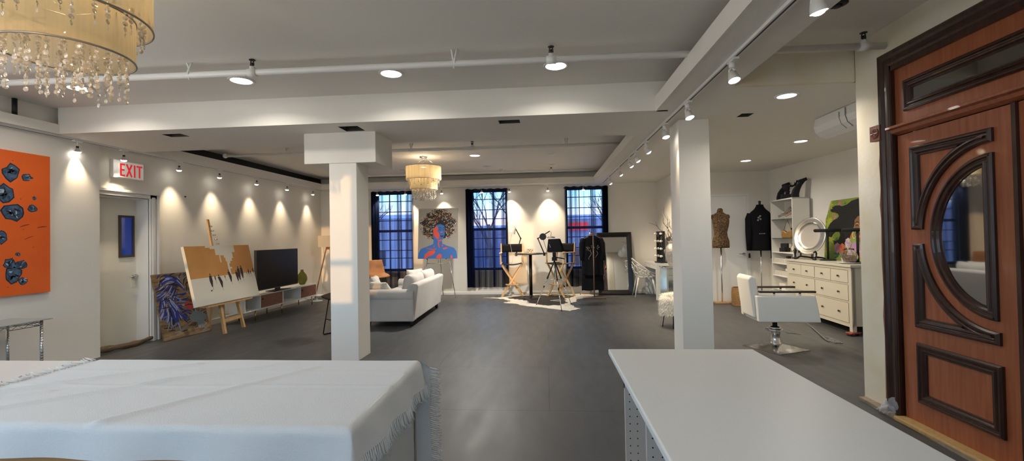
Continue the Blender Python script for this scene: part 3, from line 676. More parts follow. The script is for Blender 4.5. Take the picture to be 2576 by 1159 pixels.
for k in range(34):
    cx = rnd.uniform(-W2+.05,W2-.12); z = rnd.uniform(.05,Hh-.05); L = rnd.choice((.01,.015,.05,.09)); a = rnd.uniform(-.1,.5)
    b.ribbon([(cx,z),(cx+L*.5*math.cos(a),z+L*.5*math.sin(a)+.004),(cx+L*math.cos(a),z+L*math.sin(a))], rnd.uniform(.004,.010), .0463)
b.build('canvas', [ORG,NVY,BLU,PALE,DKR], t)

# chrome wire shelf
t = thing('wire_shelf', 'chrome wire shelf with round posts below the orange canvas', 'shelf', (-5.35,3.55,0))
for x in (-.18,.20):
    for y in (-.62,.62):
        b = MB(); b.cyl((x,y,0),(x,y,.66),.0125,n=14)
        for k in range(24): b.cyl((x,y,.02+.0265*k),(x,y,.028+.0265*k),.0145,n=14)
        b.build('post', CHROME, t)
for z in (.20,.645):
    b = MB()
    for dz in (0,-.035):
        b.tube([(-.18,-.62,z+dz),(.20,-.62,z+dz),(.20,.62,z+dz),(-.18,.62,z+dz)],.004,6,closed=True)
    for y in (-.62,.62):
        b.tube([(-.18+.38*k/8,y,z-.035*(k % 2)) for k in range(9)],.003,6)
    for x in (-.18,.20):
        b.tube([(x,-.62+1.24*k/24,z-.035*(k % 2)) for k in range(25)],.003,6)
    for k in range(26): y = -.6+1.2*k/25; b.cyl((-.18,y,z+.003),(.20,y,z+.003),.002,n=6)
    b.build('wire_deck', CHROME, t)
MB().box((-.235,-.70,.662),(.235,.70,.670)).build('glass_top', mat('smoky_glass_top',(.30,.32,.31),.06,spec=.8), t, bevel=.002)
b = MB()
for y in (.20,.32): b.cyl((.20,y,.62),(.20,y,.535),.006,n=8)
b.build('hook', mat('pale_hook',(.75,.66,.5),.5), t)

# driftwood at the exit door
b = MB(); pts = [(-5.80+.06*math.sin(3*s), 5.16+.98*s, .045+.012*math.sin(7*s)) for s in [i/14 for i in range(15)]]
b.tube(pts,[.03+.012*math.sin(2.2*i)*.4+.006*math.sin(5*i) + (.008 if 2 < i < 12 else -.006) for i in range(15)],9)
tag(b.build('driftwood', mat('grey_driftwood',(.085,.055,.035),.85,col2=(.20,.14,.09),vscale=5,stretch=(14,1.2,14),bump=.6,bscale=9)), 'dark driftwood log lying across the foot of the exit door', 'log')

# leaning canvas with blue brush strokes
BRN = mat('brown_mixed_paint', (.10,.065,.035), .55, col2=(.30,.20,.11), stretch=(2,2,9), vscale=3, bump=.3, bscale=18)
UB = mat('ultramarine_stroke', (.03,.045,.28), .5); LB = mat('pale_blue_stroke', (.30,.36,.62), .5); DK = mat('near_black_stroke', (.02,.018,.02), .5); GRY = mat('grey_teal_stroke', (.17,.21,.23), .5); LIP = mat('dull_red_stroke', (.42,.07,.06), .5); OCH = mat('ochre_stroke', (.36,.19,.07), .5)
t = thing('blue_abstract_painting', 'unframed canvas of swirling blue strokes on brown, leaning by the exit door casing', 'painting', (-5.505,6.43,0), 83, rx=-13)
w, h = .385, .985
b = MB(); b.box((-w,-.03,0),(w,0,h)); q = random.Random(11)
def swirl(cx, cz, R0, n, ms, a0, a1, wd=.02):
    for k in range(n):
        a = q.uniform(a0,a1); r0 = q.uniform(.05,.4)*R0; r1 = R0*q.uniform(.6,1.1); bend = q.uniform(-.5,.5); b.m = q.choice(ms)
        P = []
        for i in range(6):
            rr = r0+(r1-r0)*i/5; aa = a+bend*i/5; P.append((max(-w+.005,min(w-.005,cx+rr*math.cos(aa))), max(.01,min(h-.01,cz+rr*math.sin(aa)))))
        b.ribbon(P, q.uniform(.5,1.2)*wd, .0308+.0002*k/n)
for _ in range(70):
    b.m = q.choice((3,3,6,4)); x = q.uniform(-w+.05,w-.05); z = q.uniform(.05,h-.05); b.ribbon([(x-.05,z),(x,z+q.uniform(-.01,.02)),(x+.05,z+q.uniform(-.02,.02))], q.uniform(.008,.02), .0304)
def flow(n, x0, x1, z0, z1, ms, wd, f):
    for k in range(n):
        x, z = q.uniform(x0,x1), q.uniform(z0,z1); b.m = q.choice(ms); P = []; L_ = q.uniform(.015,.03)
        for i in range(7):
            P.append((max(-w+.006,min(w-.006,x)), max(.01,min(h-.01,z)))); a = f(x,z); x += L_*math.cos(a); z += L_*math.sin(a)
        b.ribbon(P, q.uniform(.5,1.2)*wd, .0306+.0004*k/n)
flow(110,-.36,.36,.02,.97,(3,6,4,0,0,4),.020,lambda x,z: .25*math.sin(9*z)+.2)
flow(60,-.02,.34,.60,.97,(3,3,4,6),.020,lambda x,z: 2.0+1.6*math.sin(6*x+4*z))
flow(75,-.33,.0,.80,.95,(1,1,2,3,1),.022,lambda x,z: .5-6*(x+.25)-2*(z-.9))
flow(60,-.28,-.02,.62,.82,(1,2,1,3),.020,lambda x,z: -1.9+2.5*x)
flow(110,-.34,-.02,.40,.66,(1,1,2,2,3),.022,lambda x,z: -2.3+5*(x+.2)+2*z)
flow(60,-.25,-.02,.27,.45,(1,2,3,1),.022,lambda x,z: -1.4+4*(x+.12))
b.m = 5; b.art([(.02,.47),(.08,.53),(.13,.50),(.2,.54),(.26,.46),(.2,.40),(.12,.385),(.06,.41)], .0316); b.m = 3; b.ribbon([(.03,.465),(.1,.475),(.16,.46),(.25,.465)], .014, .032)
b.m = 4; b.art([(.06,.27),(.14,.35),(.26,.34),(.36,.27),(.35,.20),(.27,.16),(.29,.08),(.22,.12),(.17,.09),(.19,.17),(.10,.20)], .0314)
swirl(.22,.25,.16,40,(3,4,3,2),0,6.3,.016)
b.build('canvas', [BRN,UB,LB,DK,GRY,LIP,OCH], t, weld=False)

# easel and the canvas on it
EW = wood('pine_easel', (.52,.30,.12), (.66,.42,.20), .45)
t = thing('wooden_easel', 'light wooden easel standing before the wall, holding the orange and white canvas', 'easel', (-5.06,6.72,0), 90)
# local: x along the wall, -y towards the room
for p, r_, nm in (((-.14,-.05,0),(-.10,.16,1.05),'leg'),((.36,0.0,0),(.22,.16,1.05),'leg')):
    MB().bar(p,r_,.035,.045).build(nm, EW, t)
MB().bar((.50,.44,0),(.10,.20,1.12),.03,.04).build('leg', EW, t)
MB().bar((.16,.44,.0),(-.02,.22,.95),.03,.04).build('leg', EW, t)
MB().bar((-.04,.06,.30),(-.03,.31,1.79),.04,.022).build('mast', EW, t)
MB().bar((-.135,.0,.19),(.33,.03,.19),.03,.05).build('crossbar', EW, t)
MB().box((-.5,-.06,.46),(.5,.07,.485)).build('tray', EW, t)
b = MB()
for k in range(5): b.cyl((-.028,.165+.029*k,1.40+.07*k),(-.018,.13+.029*k,1.40+.07*k),.012,n=10)
b.build('knob', STEEL, t)
OR2 = mat('amber_paint', (.56,.255,.055), .5, col2=(.64,.31,.075), vscale=3); CRM = mat('cream_paint', (.76,.73,.63), .55); MRN = mat('maroon_paint', (.028,.008,.010), .5)
t = thing('skyline_painting', 'wide canvas with amber sky, white stepped gap and small dark figures, on the easel', 'painting', (-5.055,6.72,.487), 90, rx=-12.5)
w, h = .70, .895
b = MB(); b.m = 1; b.box((-w,-.045,0),(w,0,h)); b.m = 0; zz = h*.455
b.art([(-w,zz),(w,zz+.01),(w,h),(-w,h)], .0458)
b.m = 1; b.art([(-.30,h),(-.30,h-.03),(-.21,h-.03),(-.21,h-.05),(-.115,h-.05),(-.115,h-.15),(-.045,h-.15),(-.045,h-.27),(-.025,h-.27),(-.025,h-.16),(.05,h-.16),(.05,h-.20),(.075,h-.20),(.075,h-.26),(.095,h-.26),(.095,zz),(.135,zz),(.135,h-.385),(.18,h-.385),(.18,h-.36),(.135,h-.36),(.135,h-.30),(.165,h-.30),(.165,h-.26),(.215,h-.26),(.215,h-.215),(.25,h-.215),(.25,h-.115),(.32,h-.115),(.32,h)], .0466)
b.m = 2
def fig(cx, base, hh, lean=0):
    base += hh*.16; hh *= .84
    b.art([(cx-.008*hh/.2,base),(cx+.008*hh/.2,base),(cx+.028*hh/.2,base+hh*.42),(cx+.022*hh/.2+lean,base+hh*.82),(cx+lean,base+hh*.86),(cx-.026*hh/.2+lean,base+hh*.8),(cx-.03*hh/.2,base+hh*.45)], .0468)
    b.art([(cx+lean+.011*hh/.2*math.cos(a),base+hh*.93+.014*hh/.2*math.sin(a)) for a in [2*PI*i/8 for i in range(8)]], .0468)
    b.ribbon([(cx,base+.02),(cx+.006,base-.02),(cx+.012,base-.05)], .004, .0468)
for c in ((-.32,zz-.19,.25),(-.12,zz-.22,.25,-.03),(.10,zz-.15,.24,-.02),(.26,zz-.15,.22,-.01),(.31,zz-.14,.27,0),(.385,zz-.12,.26,0),(-.23,zz-.07,.09),(-.02,zz-.05,.06),(.50,zz-.03,.05),(.55,zz-.05,.12),(.60,zz-.04,.08),(.67,zz-.03,.11)): fig(*c)
b.art([(-.37,zz-.2),(-.35,zz-.22),(-.33,zz-.19)], .0468)
b.build('canvas', [OR2,CRM,MRN], t)

# media console, television, vase
WAL = wood('walnut', (.20,.075,.045), (.30,.12,.07), .4, stretch=(3,14,14))
GOLD = mat('brass_leg', (.70,.50,.22), .25, metal=1)
t = thing('media_console', 'low white media console with two red-brown wooden doors and brass legs', 'tv stand', (-5.19,8.47,0), 90, rx=0)
w = 1.20; t.location = (-5.18,8.48,0)
b = MB()
for z in (.195,.445): b.box((-w,0,z),(w,.42,z+.022))
for x in (-w,-.785,-.09,.535,w-.022): b.box((x,.004,.217),(x+.022,.42,.445))
b.build('carcass', WHT, t); MB().box((-w,.40,.2),(w,.415,.46)).build('back_panel', WHT, t)
for x0, x1 in ((-.76,-.095),(.562,1.175)):
    dd = MB().box((x0,.006,.220),(x1,.022,.442)).build('door', WAL, t)
    MB().box((x0+.035,-.004,.36),(x0+.065,.007,.39)).build('handle', BLK, dd); MB().box((x1-.03,-.003,.395),(x1-.005,.007,.42)).build('hinge', GOLD, dd)
for x in (-w+.35,-.05,w-.12):
    for y in (.05,.36): MB().cyl((x,y,0),(x,y,.196),.009,.014,n=12).build('leg', GOLD, t)
t = thing('television', 'flat black television standing on the white media console', 'television', (-5.26,8.36,.4675), 90, rx=0)
b = MB(); b.box((-.67,-.02,.055),(.67,.03,.80)); b.box((-.3,.03,.15),(.3,.06,.55)); b.build('housing', mat('silver_bezel',(.12,.12,.12),.35,metal=.4), t, bevel=.004)
MB().box((-.662,-.0215,.072),(.662,-.0195,.793)).build('screen', mat('black_screen',(.004,.004,.005),.3,spec=.25), t)
b = MB(); b.box((-.06,-.01,.0),(.06,.03,.1)); b.prism([(-.28,-.10),(.28,-.10),(.2,.13),(-.2,.13)],0,.012); b.build('stand', BLK, t, bevel=.002)
t = tag(MB().lathe([(.045,0),(.068,.02),(.105,.10),(.108,.16),(.085,.22),(.045,.27),(.03,.30),(.034,.325),(.026,.325),(.022,.30),(.04,.262),(.078,.215),(.098,.155),(.095,.10),(.06,.03),(.04,.014),(0,.014)],28).build('green_vase', mat('olive_glass',(.30,.30,.035),.08,trans=.5,ior=1.45), loc=(-5.36,9.40,.4675)), 'olive green glass teardrop vase on the media console beside the television', 'vase')

# tripod floor lamp
LW = wood('lamp_wood', (.34,.13,.06), (.46,.20,.09), .4)
t = thing('tripod_lamp', 'wooden tripod floor lamp with a pale drum shade in the far corner', 'floor lamp', (-5.36,10.62,0))
for a in (200,320,80):
    c, s_ = math.cos(rad(a)), math.sin(rad(a)); MB().cyl((.05*c,.05*s_,1.28),(.33*c,.33*s_,.02),.016,.012,n=10).build('leg', LW, t)
MB().cyl((0,0,1.2),(0,0,1.32),.05,n=20).build('hub', LW, t)
MB().cyl((0,0,1.32),(0,0,1.42),.012).build('stem', STEEL, t)
b = MB(); b.grid(48,2,lambda u,v:(.25*math.cos(2*PI*u),.25*math.sin(2*PI*u),1.265+.275*v),closed_u=True); b.build('lamp_shade', mat('linen_shade',(.66,.60,.50),.9,bump=.2,bscale=200), t)
t = thing('white_round_stool', 'low white round pedestal beside the tripod lamp foot', 'pedestal', (-5.42,10.12,0))
MB().lathe([(.13,0),(.13,.012),(.03,.03),(.022,.10),(.03,.125),(.15,.132),(.15,.145),(0,.147)],32).build('pedestal', WHT, t)
b = MB(); b.tube([(-5.66,9.75,.30),(-5.64,9.85,.16),(-5.60,10.0,.06),(-5.56,10.3,.008),(-5.5,10.5,.006)],.004,6); tag(b.build('power_cord', BLK), 'thin black power cord drooping beside the media console end', 'cord')
# small nail mark in the wall
tag(MB().ell((-5.797,6.75,2.17),(.006,.02,.012),8,6).build('wall_hook', BLK), 'tiny dark hook in the wall above the easel', 'hook')

# brown leather counter stools
TAN = mat('tan_leather', (.36,.16,.055), .5, col2=(.45,.21,.08), vscale=9, bump=.15, bscale=120); BRL = mat('dark_brown_leather', (.05,.030,.022), .5, bump=.15, bscale=120)
def stool(name, label, loc, rz, leather):
    t = thing(name, label, 'stool', loc, rz)
    def shell(u, v):                                # u across, v from the front edge back and up
        x = (u-.5)*2
        if v < .5:
            k = v/.5; y = -.20+.36*k; z = .60-.012*(1-k)**2*3+.02*x*x; w_ = .225-.02*k; z -= .03*max(0,.25-k)*4*.3
        else:
            k = (v-.5)/.5; y = .16+.075*k+.03*math.sin(PI*min(k*2,1)/2); z = .60+.335*k+.035*math.exp(-((k-.0)*7)**2); w_ = .205-.03*k*k
            y -= .055*x*x*(1-.3*k)
        return (x*w_, y, z+(.025*x*x if v >= .4 and v < .75 else 0))
    o = MB().grid(15,22,shell).build('seat_shell', leather, t); md = o.modifiers.new('thick','SOLIDIFY'); md.thickness = .03; md.offset = 0
    for sx in (-1,1):
        b = MB(); b.tube([(sx*.14,-.12,.585),(sx*.20,-.19,.02),(sx*.20,-.185,.009),(sx*.20,.185,.009),(sx*.20,.19,.02),(sx*.14,.12,.585)],.009,8); b.build('sled_leg', BLKM, t)
    b = MB(); b.cyl((-.176,-.166,.24),(.176,-.166,.24),.008); b.cyl((-.178,.166,.22),(.178,.166,.22),.008); b.cyl((-.14,-.12,.58),(.14,.12,.58),.008); b.cyl((.14,-.12,.58),(-.14,.12,.58),.008); b.build('footrest', BLKM, t)
    return t
stool('counter_stool','dark brown leather counter stool with black sled legs, half hidden by the boxed column',(-3.10,6.52,0),-35,BRL)
stool('counter_stool','tan leather counter stool by the curtained window behind the sofa',(-3.92,10.08,0),38,TAN)
# ------------------------------------------------------------------ sofa
SOFA = mat('oatmeal_linen', (.48,.45,.42), .9, col2=(.54,.51,.48), vscale=4, bump=.25, bscale=160, sheen=.2)
PIL = mat('pale_patterned_linen', (.66,.63,.58), .9, col2=(.52,.49,.45), vscale=26, bump=.2, bscale=150)
t = thing('sofa', 'large oatmeal fabric sofa with rolled arms, its back to the room', 'sofa', (-2.55,8.07,0), -88.5)
# local: x along the length (near arm at +x after turning), -y is the sitting side ... back at +y
def soft(b, a, c, bulge=.0):
    return b.box(a, c)
LEN = 1.03
# with rz=-88.5 local +x runs to -Y (towards the camera), local +y runs to +X
b = MB(); b.box((-LEN,-.46,.10),(LEN,.36,.34)); b.build('base', SOFA, t, bevel=.02, seg=3)
b = MB(); b.prism([(.22,.10),(.37,.10),(.44,.66),(.42,.69),(.34,.70),(.28,.66)],-LEN+.02,LEN-.02,'x'); b.build('back_frame', SOFA, t, bevel=.015, seg=3)
for s_ in (1,-1):
    b = MB(); x0, x1 = s_*(LEN-.20), s_*(LEN+.02)
    b.box((min(x0,x1),-.47,.09),(max(x0,x1),.37,.47))
    arm = b.build('arm', SOFA, t, bevel=.02, seg=3)
    b = MB(); cx = s_*(LEN-.07); b.cyl((cx,-.475,.50),(cx,.37,.50),.105,n=28); b.build('rolled_top', SOFA, arm, bevel=.012, seg=3, bang=50)
def pillow(b, c, sx, sy, sz, rot):
    M_ = Matrix.Translation(c) @ Matrix.Rotation(rad(rot[2]),4,'Z') @ Matrix.Rotation(rad(rot[1]),4,'Y') @ Matrix.Rotation(rad(rot[0]),4,'X')
    old = b.T; b.T = old @ M_
    for sg in (1,-1):
        def fn(u, v, sg=sg):
            x = 2*u-1; y = 2*v-1; e = max(0,(1-x**4))*max(0,(1-y**4)); pin = 1-.08*(1-abs(x)**2)*(abs(y)**6)-.0
            pin2 = 1-.08*(1-abs(y)**2)*(abs(x)**6)
            return (x*sx*pin2, sg*sz*e**.55+.004*math.sin(9*x+5*y), y*sy*pin)
        b.grid(15,15,fn)
    b.T = old; return b
for k, x in enumerate((-.62,0.0,.62)):
    b = MB(); b.box((x-.305,-.44,.345),(x+.305,.16,.47)); b.build('seat_cushion', SOFA, t, bevel=.035, seg=4)
for x in (-.42,.42):
    b = MB(); pillow(b,(x,.20,.63),.43,.20,.12,(-10,0,0)); b.build('back_cushion', SOFA, t)
for sx in (-1,1):
    for y in (-.40,.30): MB().cyl((sx*(LEN-.10),y,.10),(sx*(LEN-.10),y,0),.035,.025,n=12).build('leg', BLK, t)
PL = [('pale patterned cushion propped at the near end of the sofa',(-3.00,7.62,.60),(-14,0,100)),('pale cushion lying against the sofa near arm, in front of the patterned one',(-2.80,7.36,.55),(-38,0,160)),('pale patterned cushion at the far end of the sofa',(-2.62,8.74,.635),(-12,0,60))]
for l, c, r_ in PL:
    b = MB(); pillow(b,(0,0,0),.21,.19,.075,r_); o = b.build('throw_cushion', PIL, loc=c); tag(o, l, 'cushion', 'throw cushions on the sofa')

# ------------------------------------------------------------------ portrait on a metal easel
t = thing('display_easel', 'thin chrome tripod easel under the blue and red portrait', 'easel', (-2.57,10.42,0))
for p, q in (((-.43,-.10,.0),(-.26,.02,.94)),((.43,-.10,.0),(.26,.02,.94)),((0,.45,0),(0,.04,1.7))): 
    b = MB(); b.cyl(p,q,.009,.011,n=10); b.ell(p[:2]+(.008,),.012,8,6); b.build('leg', CHROME, t)
b = MB(); b.cyl((-.28,.01,.83),(.28,.01,.83),.008); b.cyl((0,.03,.83),(0,.03,1.05),.007); b.build('crossbar', CHROME, t)
for x in (-.26,.20): b = MB(); b.tube([(x,.03,.94),(x,-.06,.935),(x,-.065,.965)],.008,8); b.build('rest', BLK, t)
GRYB = mat('warm_grey_paint', (.33,.31,.275), .6); ABL = mat('cobalt_paint', (.045,.155,.46), .5); ARD = mat('vermilion_paint', (.72,.09,.055), .5); INK = mat('ink_paint', (.018,.015,.016), .5)
HC = [mat('curl_'+n, c, .5) for n, c in (('cream',(.62,.52,.38)),('rust',(.40,.13,.04)),('grey',(.22,.22,.23)),('brown',(.14,.075,.04)),('gold',(.50,.30,.08)))]
t = thing('afro_portrait', 'canvas portrait of a blue and red figure with a huge curly afro', 'painting', (-2.565,10.37,.945), 0, rx=-7)
w, h = .475, 1.20
b = MB(); b.box((-w,-.035,0),(w,0,h)); q = random.Random(5)
b.m = 3; cc = (.015,.795)
b.art([(cc[0]+.405*(1+.10*math.sin(9*a)+.06*math.sin(17*a+1))*math.cos(a),cc[1]+.355*(1+.09*math.sin(8*a+2)+.05*math.sin(19*a))*math.sin(a)) for a in [2*PI*i/72 for i in range(72)]], .0356)
for k in range(620):
    a = q.uniform(0,6.29); r_ = math.sqrt(q.random())*1.04
    cx, cz = cc[0]+.42*r_*math.cos(a), cc[1]+.368*r_*math.sin(a)
    if abs(cx-.07) < .13 and cz < .86: continue
    R_ = q.uniform(.008,.026); a0 = q.uniform(0,6.3); sp = q.uniform(2.0,5.0); b.m = q.choice((3,3,3,4,4,5,6,7,8))
    b.ribbon([(max(-w+.01,min(w-.01,cx+R_*math.cos(a0+sp*i/6))),max(.02,min(h-.02,cz+R_*math.sin(a0+sp*i/6)))) for i in range(7)], q.uniform(.007,.014), .0364+.0006*q.random())
b.m = 1
b.art([(-w+.003,.001),(-w+.015,.13),(-.40,.235),(-.22,.30),(-.11,.345),(-.10,.45),(-.11,.55),(-.10,.70),(-.04,.80),(.06,.82),(.15,.78),(.175,.68),(.16,.55),(.12,.46),(.10,.42),(.115,.355),(.2,.31),(.39,.25),(.45,.17),(w-.003,.001)], .0372)
b.m = 2
for pts in ([(-.10,.56),(-.115,.64),(-.085,.73),(-.02,.775),(.01,.72),(-.015,.645),(.03,.60),(.045,.53),(.02,.47),(-.03,.475)],[(-.02,.46),(.01,.42),(.0,.34),(.035,.245),(.05,.26),(.035,.36),(.04,.43)],
            [(-.325,.005),(-.30,.10),(-.20,.18),(-.07,.20),(-.055,.14),(-.13,.075),(-.24,.045),(-.27,.005)],[(-.04,.005),(-.01,.07),(.05,.115),(.10,.09),(.095,.005)],[(.31,.005),(.315,.06),(.335,.085),(.355,.06),(.36,.005)],
            [(-.29,.26),(-.10,.225),(-.03,.235),(-.03,.215),(-.12,.205),(-.28,.245)],[(.12,.24),(.20,.265),(.26,.25),(.2,.225),(.15,.21)],[(.03,.43),(.09,.455),(.10,.43),(.06,.405)],[(.10,.31),(.115,.36),(.13,.30),(.11,.27)],[(-.10,.27),(-.07,.33),(-.085,.25)]): b.art(pts, .0378)
b.m = 9; b.art([(.05,.535),(.085,.55),(.105,.545),(.13,.55),(.15,.535),(.12,.51),(.085,.505)], .0382)
b.m = 3
for pts in ([(.02,.675),(.05,.69),(.085,.675)],[(.115,.675),(.14,.685),(.165,.67)],[(.015,.72),(.05,.735),(.09,.715)],[(.11,.715),(.14,.73),(.165,.71)],[(.10,.66),(.105,.61),(.09,.595),(.115,.59)]): b.ribbon(pts, .012, .0384)
b.m = 10; b.ribbon([(.105,.66),(.115,.62),(.12,.60)], .010, .0386); b.art([(.07,.62),(.085,.65),(.095,.60)], .0384)
b.build('canvas', [GRYB,ABL,ARD,INK]+HC+[mat('violet_lip',(.05,.02,.10),.5),mat('pink_paint',(.65,.25,.28),.5)], t, weld=False)

# ------------------------------------------------------------------ director chairs, tall table
def director(label, loc, rz):
    t = thing('director_chair', label, 'chair', loc, rz)
    for y in (-.19,.19):
        for s_ in (-1,1): MB().bar((s_*.25,y+.012*s_,0),(-s_*.25,y+.012*s_,.775),.042,.022,(0,1,0)).build('leg', NATW, t)
    for s_ in (-1,1):
        MB().box((s_*.26-.018,-.235,.775),(s_*.26+.018,.235,.80)).build('side_rail', NATW, t, bevel=.004)
        MB().bar((s_*.265,-.19,.80),(s_*.265,-.20,1.03),.03,.022).build('post', NATW, t)
        MB().bar((s_*.265,.17,.80),(s_*.265,.22,1.27),.03,.022).build('post', NATW, t)
        MB().box((s_*.265-.03,-.25,1.03),(s_*.265+.03,.21,1.05)).build('armrest', NATW, t, bevel=.006)
        MB().bar((s_*.245,-.19,.02),(s_*.245,.19,.02),.03,.02).build('foot_rail', NATW, t)
    b = MB(); b.bar((-.155,-.23,.30),(.155,-.23,.30),.06,.018,(0,0,1)); b.bar((-.15,-.2,.285),(.15,-.2,.285),.02); b.build('footrest', NATW, t)
    b = MB(); b.grid(15,7,lambda u,v:((u-.5)*.53,-.215+.43*v,.800-.045*math.sin(PI*u))); o = b.build('seat', BLKF, t); md = o.modifiers.new('t','SOLIDIFY'); md.thickness = .006
    b = MB(); b.grid(15,5,lambda u,v:((u-.5)*.56,.195+.018*math.sin(PI*u)+.03*v,1.05+.20*v)); o = b.build('backrest', BLKF, t); md = o.modifiers.new('t','SOLIDIFY'); md.thickness = .008
    return t
director('tall wooden director chair with black canvas, beside the middle window',(-.84,10.78,0),3)
director('tall wooden director chair turned to the table, behind the tripod light',(.33,10.62,0),-42)
t = thing('bar_table', 'tall round black bar table on the cowhide rug', 'table', (-.37,10.24,0))
MB().lathe([(.32,1.018),(.325,1.023),(.325,1.038),(.32,1.043),(0,1.043)],40).build('table_top', mat('grey_black_top',(.035,.035,.037),.3), t, bevel=0)
MB().lathe([(.32,1.018),(0,1.018)],40).build('underside', BLK, t)
MB().cyl((0,0,.04),(0,0,1.02),.036,n=20).build('pole', BLKM, t)
MB().lathe([(.235,.0),(.235,.012),(.15,.035),(.06,.055),(.04,.09),(0,.09)],36).build('foot', BLKM, t)
t = thing('desk_lamp', 'black articulated lamp with a white head, clamped on the table side by the middle window', 'desk lamp', (-.69,10.24,1.043))
MB().box((-.03,-.03,-.06),(.02,.03,.012)).build('clamp', BLKM, t)
MB().cyl((0,0,0),(.105,0,.345),.012,n=8).build('lower_arm', BLKM, t); MB().cyl((.105,0,.345),(-.035,0,.62),.012,n=8).build('upper_arm', BLKM, t)
MB().ell((.105,0,.345),.02,10,8).build('joint', BLKM, t)
b = MB(); b.T = trans(-.07,-.02,.53) @ Matrix.Rotation(rad(25),4,'Y'); b.lathe([(.025,.10),(.045,.07),(.075,-.05),(.08,-.06),(.07,-.055),(.04,.06),(0,.08)],20); b.build('lamp_head', mat('greyed_white_shade',(.62,.62,.60),.4), t)
b = MB(); b.tube([(-.035,0,.62),(-.05,0,.58),(-.06,-.02,.56)],.006,6); b.build('swivel', STEEL, t)
b = MB(); b.tube([(-.10,.02,.45),(-.15,.03,.25),(-.08,.03,-.1),(-.12,.03,-.25)],.004,6); b.build('cord', mat('pale_cord',(.5,.48,.45),.6), t)
t = thing('magnifier_lamp', 'black articulated lamp with round black disc and ring light, by the tripod light', 'desk lamp', (-.055,10.20,1.043))
MB().box((-.02,-.03,-.06),(.03,.03,.012)).build('clamp', BLKM, t)
MB().cyl((0,0,0),(-.135,0,.335),.012,n=8).build('lower_arm', BLKM, t); MB().cyl((-.135,0,.335),(.14,0,.50),.012,n=8).build('upper_arm', BLKM, t)
MB().ell((-.135,0,.335),.02,10,8).build('joint', BLKM, t)
b = MB(); b.cyl((-.02,-.035,.375),(-.02,-.05,.375),.078,n=28); b.build('disc', BLK, t, bevel=.004)
b = MB(); b.T = trans(.165,-.02,.355) @ Matrix.Rotation(rad(78),4,'X'); b.T = trans(.165,-.02,.355)
b.ring([(.06,-.012),(.092,-.012),(.092,.016),(.06,.016)],30); b.build('ring_head', mat('pale_metal_ring',(.55,.54,.50),.35,metal=.6), t)
b = MB(); b.tube([(.14,0,.50),(.175,-.01,.47),(.165,-.02,.40),(.165,-.02,.372)],.006,6); b.cyl((.10,-.02,.372),(.23,-.02,.372),.005); b.build('swivel', STEEL, t)
b = MB(); b.tube([(-.01,-.03,.30),(.03,-.02,.16),(.06,-.02,.08),(.05,0,.0),(.02,0,-.02)],.005,6); b.build('cord', BLK, t)
t = thing('print_box', 'small cream box with dark prints on the tall table', 'box', (-.37,10.14,1.043), 6)
MB().box((-.075,-.04,0),(.075,.04,.11)).build('box', mat('cream_card',(.62,.52,.36),.6), t, bevel=.003)
b = MB()
for x, z in ((-.05,.03),(-.02,.06),(.02,.035),(.045,.07),(.0,.085),(-.045,.085)): b.prism([(x+.011*math.cos(a)*(1+.3*math.cos(3*a)),z+.011*math.sin(a)) for a in [2*PI*i/10 for i in range(10)]],-.0412,-.0398,'y')
b.build('print', BLK, t)
tag(MB().lathe([(.07,0),(.07,.006),(0,.006)],24).build('black_tray', BLK, loc=(-.17,10.16,1.0432)), 'flat black dish on the tall table beside the magnifier lamp', 'dish')
# cables on the rug
b = MB(); b.tube([(.18+.11*math.cos(a)+.012*math.sin(3*a),9.75+.07*math.sin(a)+.01*a/6,.022+.006*math.sin(2*a)) for a in [i*.35 for i in range(54)]],.005,6)
tag(b.build('cable', mat('grey_cable',(.42,.40,.37),.5)), 'pale grey cable coiled on the cowhide by the table foot', 'cable')

# black soft light on a tripod
t = thing('tripod_light', 'black soft box light on a silver camera tripod standing on the cowhide', 'studio light', (.157,9.02,0))
for p in ((-.383,.26,0),(.109,-.53,0),(.334,.283,0)):
    d = Vector((0,0,.93)); P_ = Vector(p); m1 = P_+(d-P_)*.42; m2 = P_+(d-P_)*.62
    l = MB().cyl(d,m2,.013,n=10).build('leg', BLKM, t); b = MB(); b.cyl(m2,m1,.011,n=10); b.cyl(m1,P_+Vector((0,0,.01)),.008,n=10); b.build('lower_tube', CHROME, l)
    b = MB(); b.cyl(m2-(d-P_)*.015,m2+(d-P_)*.02,.018,n=10); b.cyl(m1-(d-P_)*.01,m1+(d-P_)*.02,.015,n=10); b.ell(P_+Vector((0,0,.012)),.014,8,6); b.build('clip', BLK, l)
MB().cyl((0,0,.45),(0,0,1.02),.013,n=12).build('center_column', CHROME, t)
b = MB(); c = Vector((0,0,.55))
for p in ((-.383,.26,0),(.109,-.53,0),(.334,.283,0)): b.cyl(c, Vector(p)+(Vector((0,0,.93))-Vector(p))*.58, .006, n=6)
b.build('spreader', STEEL, t)
b = MB(); b.box((-.05,-.06,.93),(.05,.05,1.0)); b.bar((.03,-.02,1.0),(.20,-.12,.97),.02); b.box((-.035,-.03,1.0),(.035,.03,1.10)); b.build('tripod_head', BLK, t)
b = MB()
A_ = [(-.15,-.20,1.10),(.17,-.20,1.12),(.115,-.20,1.36),(-.115,-.20,1.37)]
A_ = [(-.150,-.16,1.115),(.155,-.16,1.105),(.10,-.10,1.375),(-.12,-.10,1.37)]; B_ = [(-.10,.10,1.10),(.12,.10,1.10),(.08,.10,1.33),(-.09,.10,1.33)]
b.add(A_+B_,[(0,1,2,3),(7,6,5,4),(0,4,5,1),(1,5,6,2),(2,6,7,3),(3,7,4,0)]); b.build('soft_box', BLKF, t, bevel=.01)
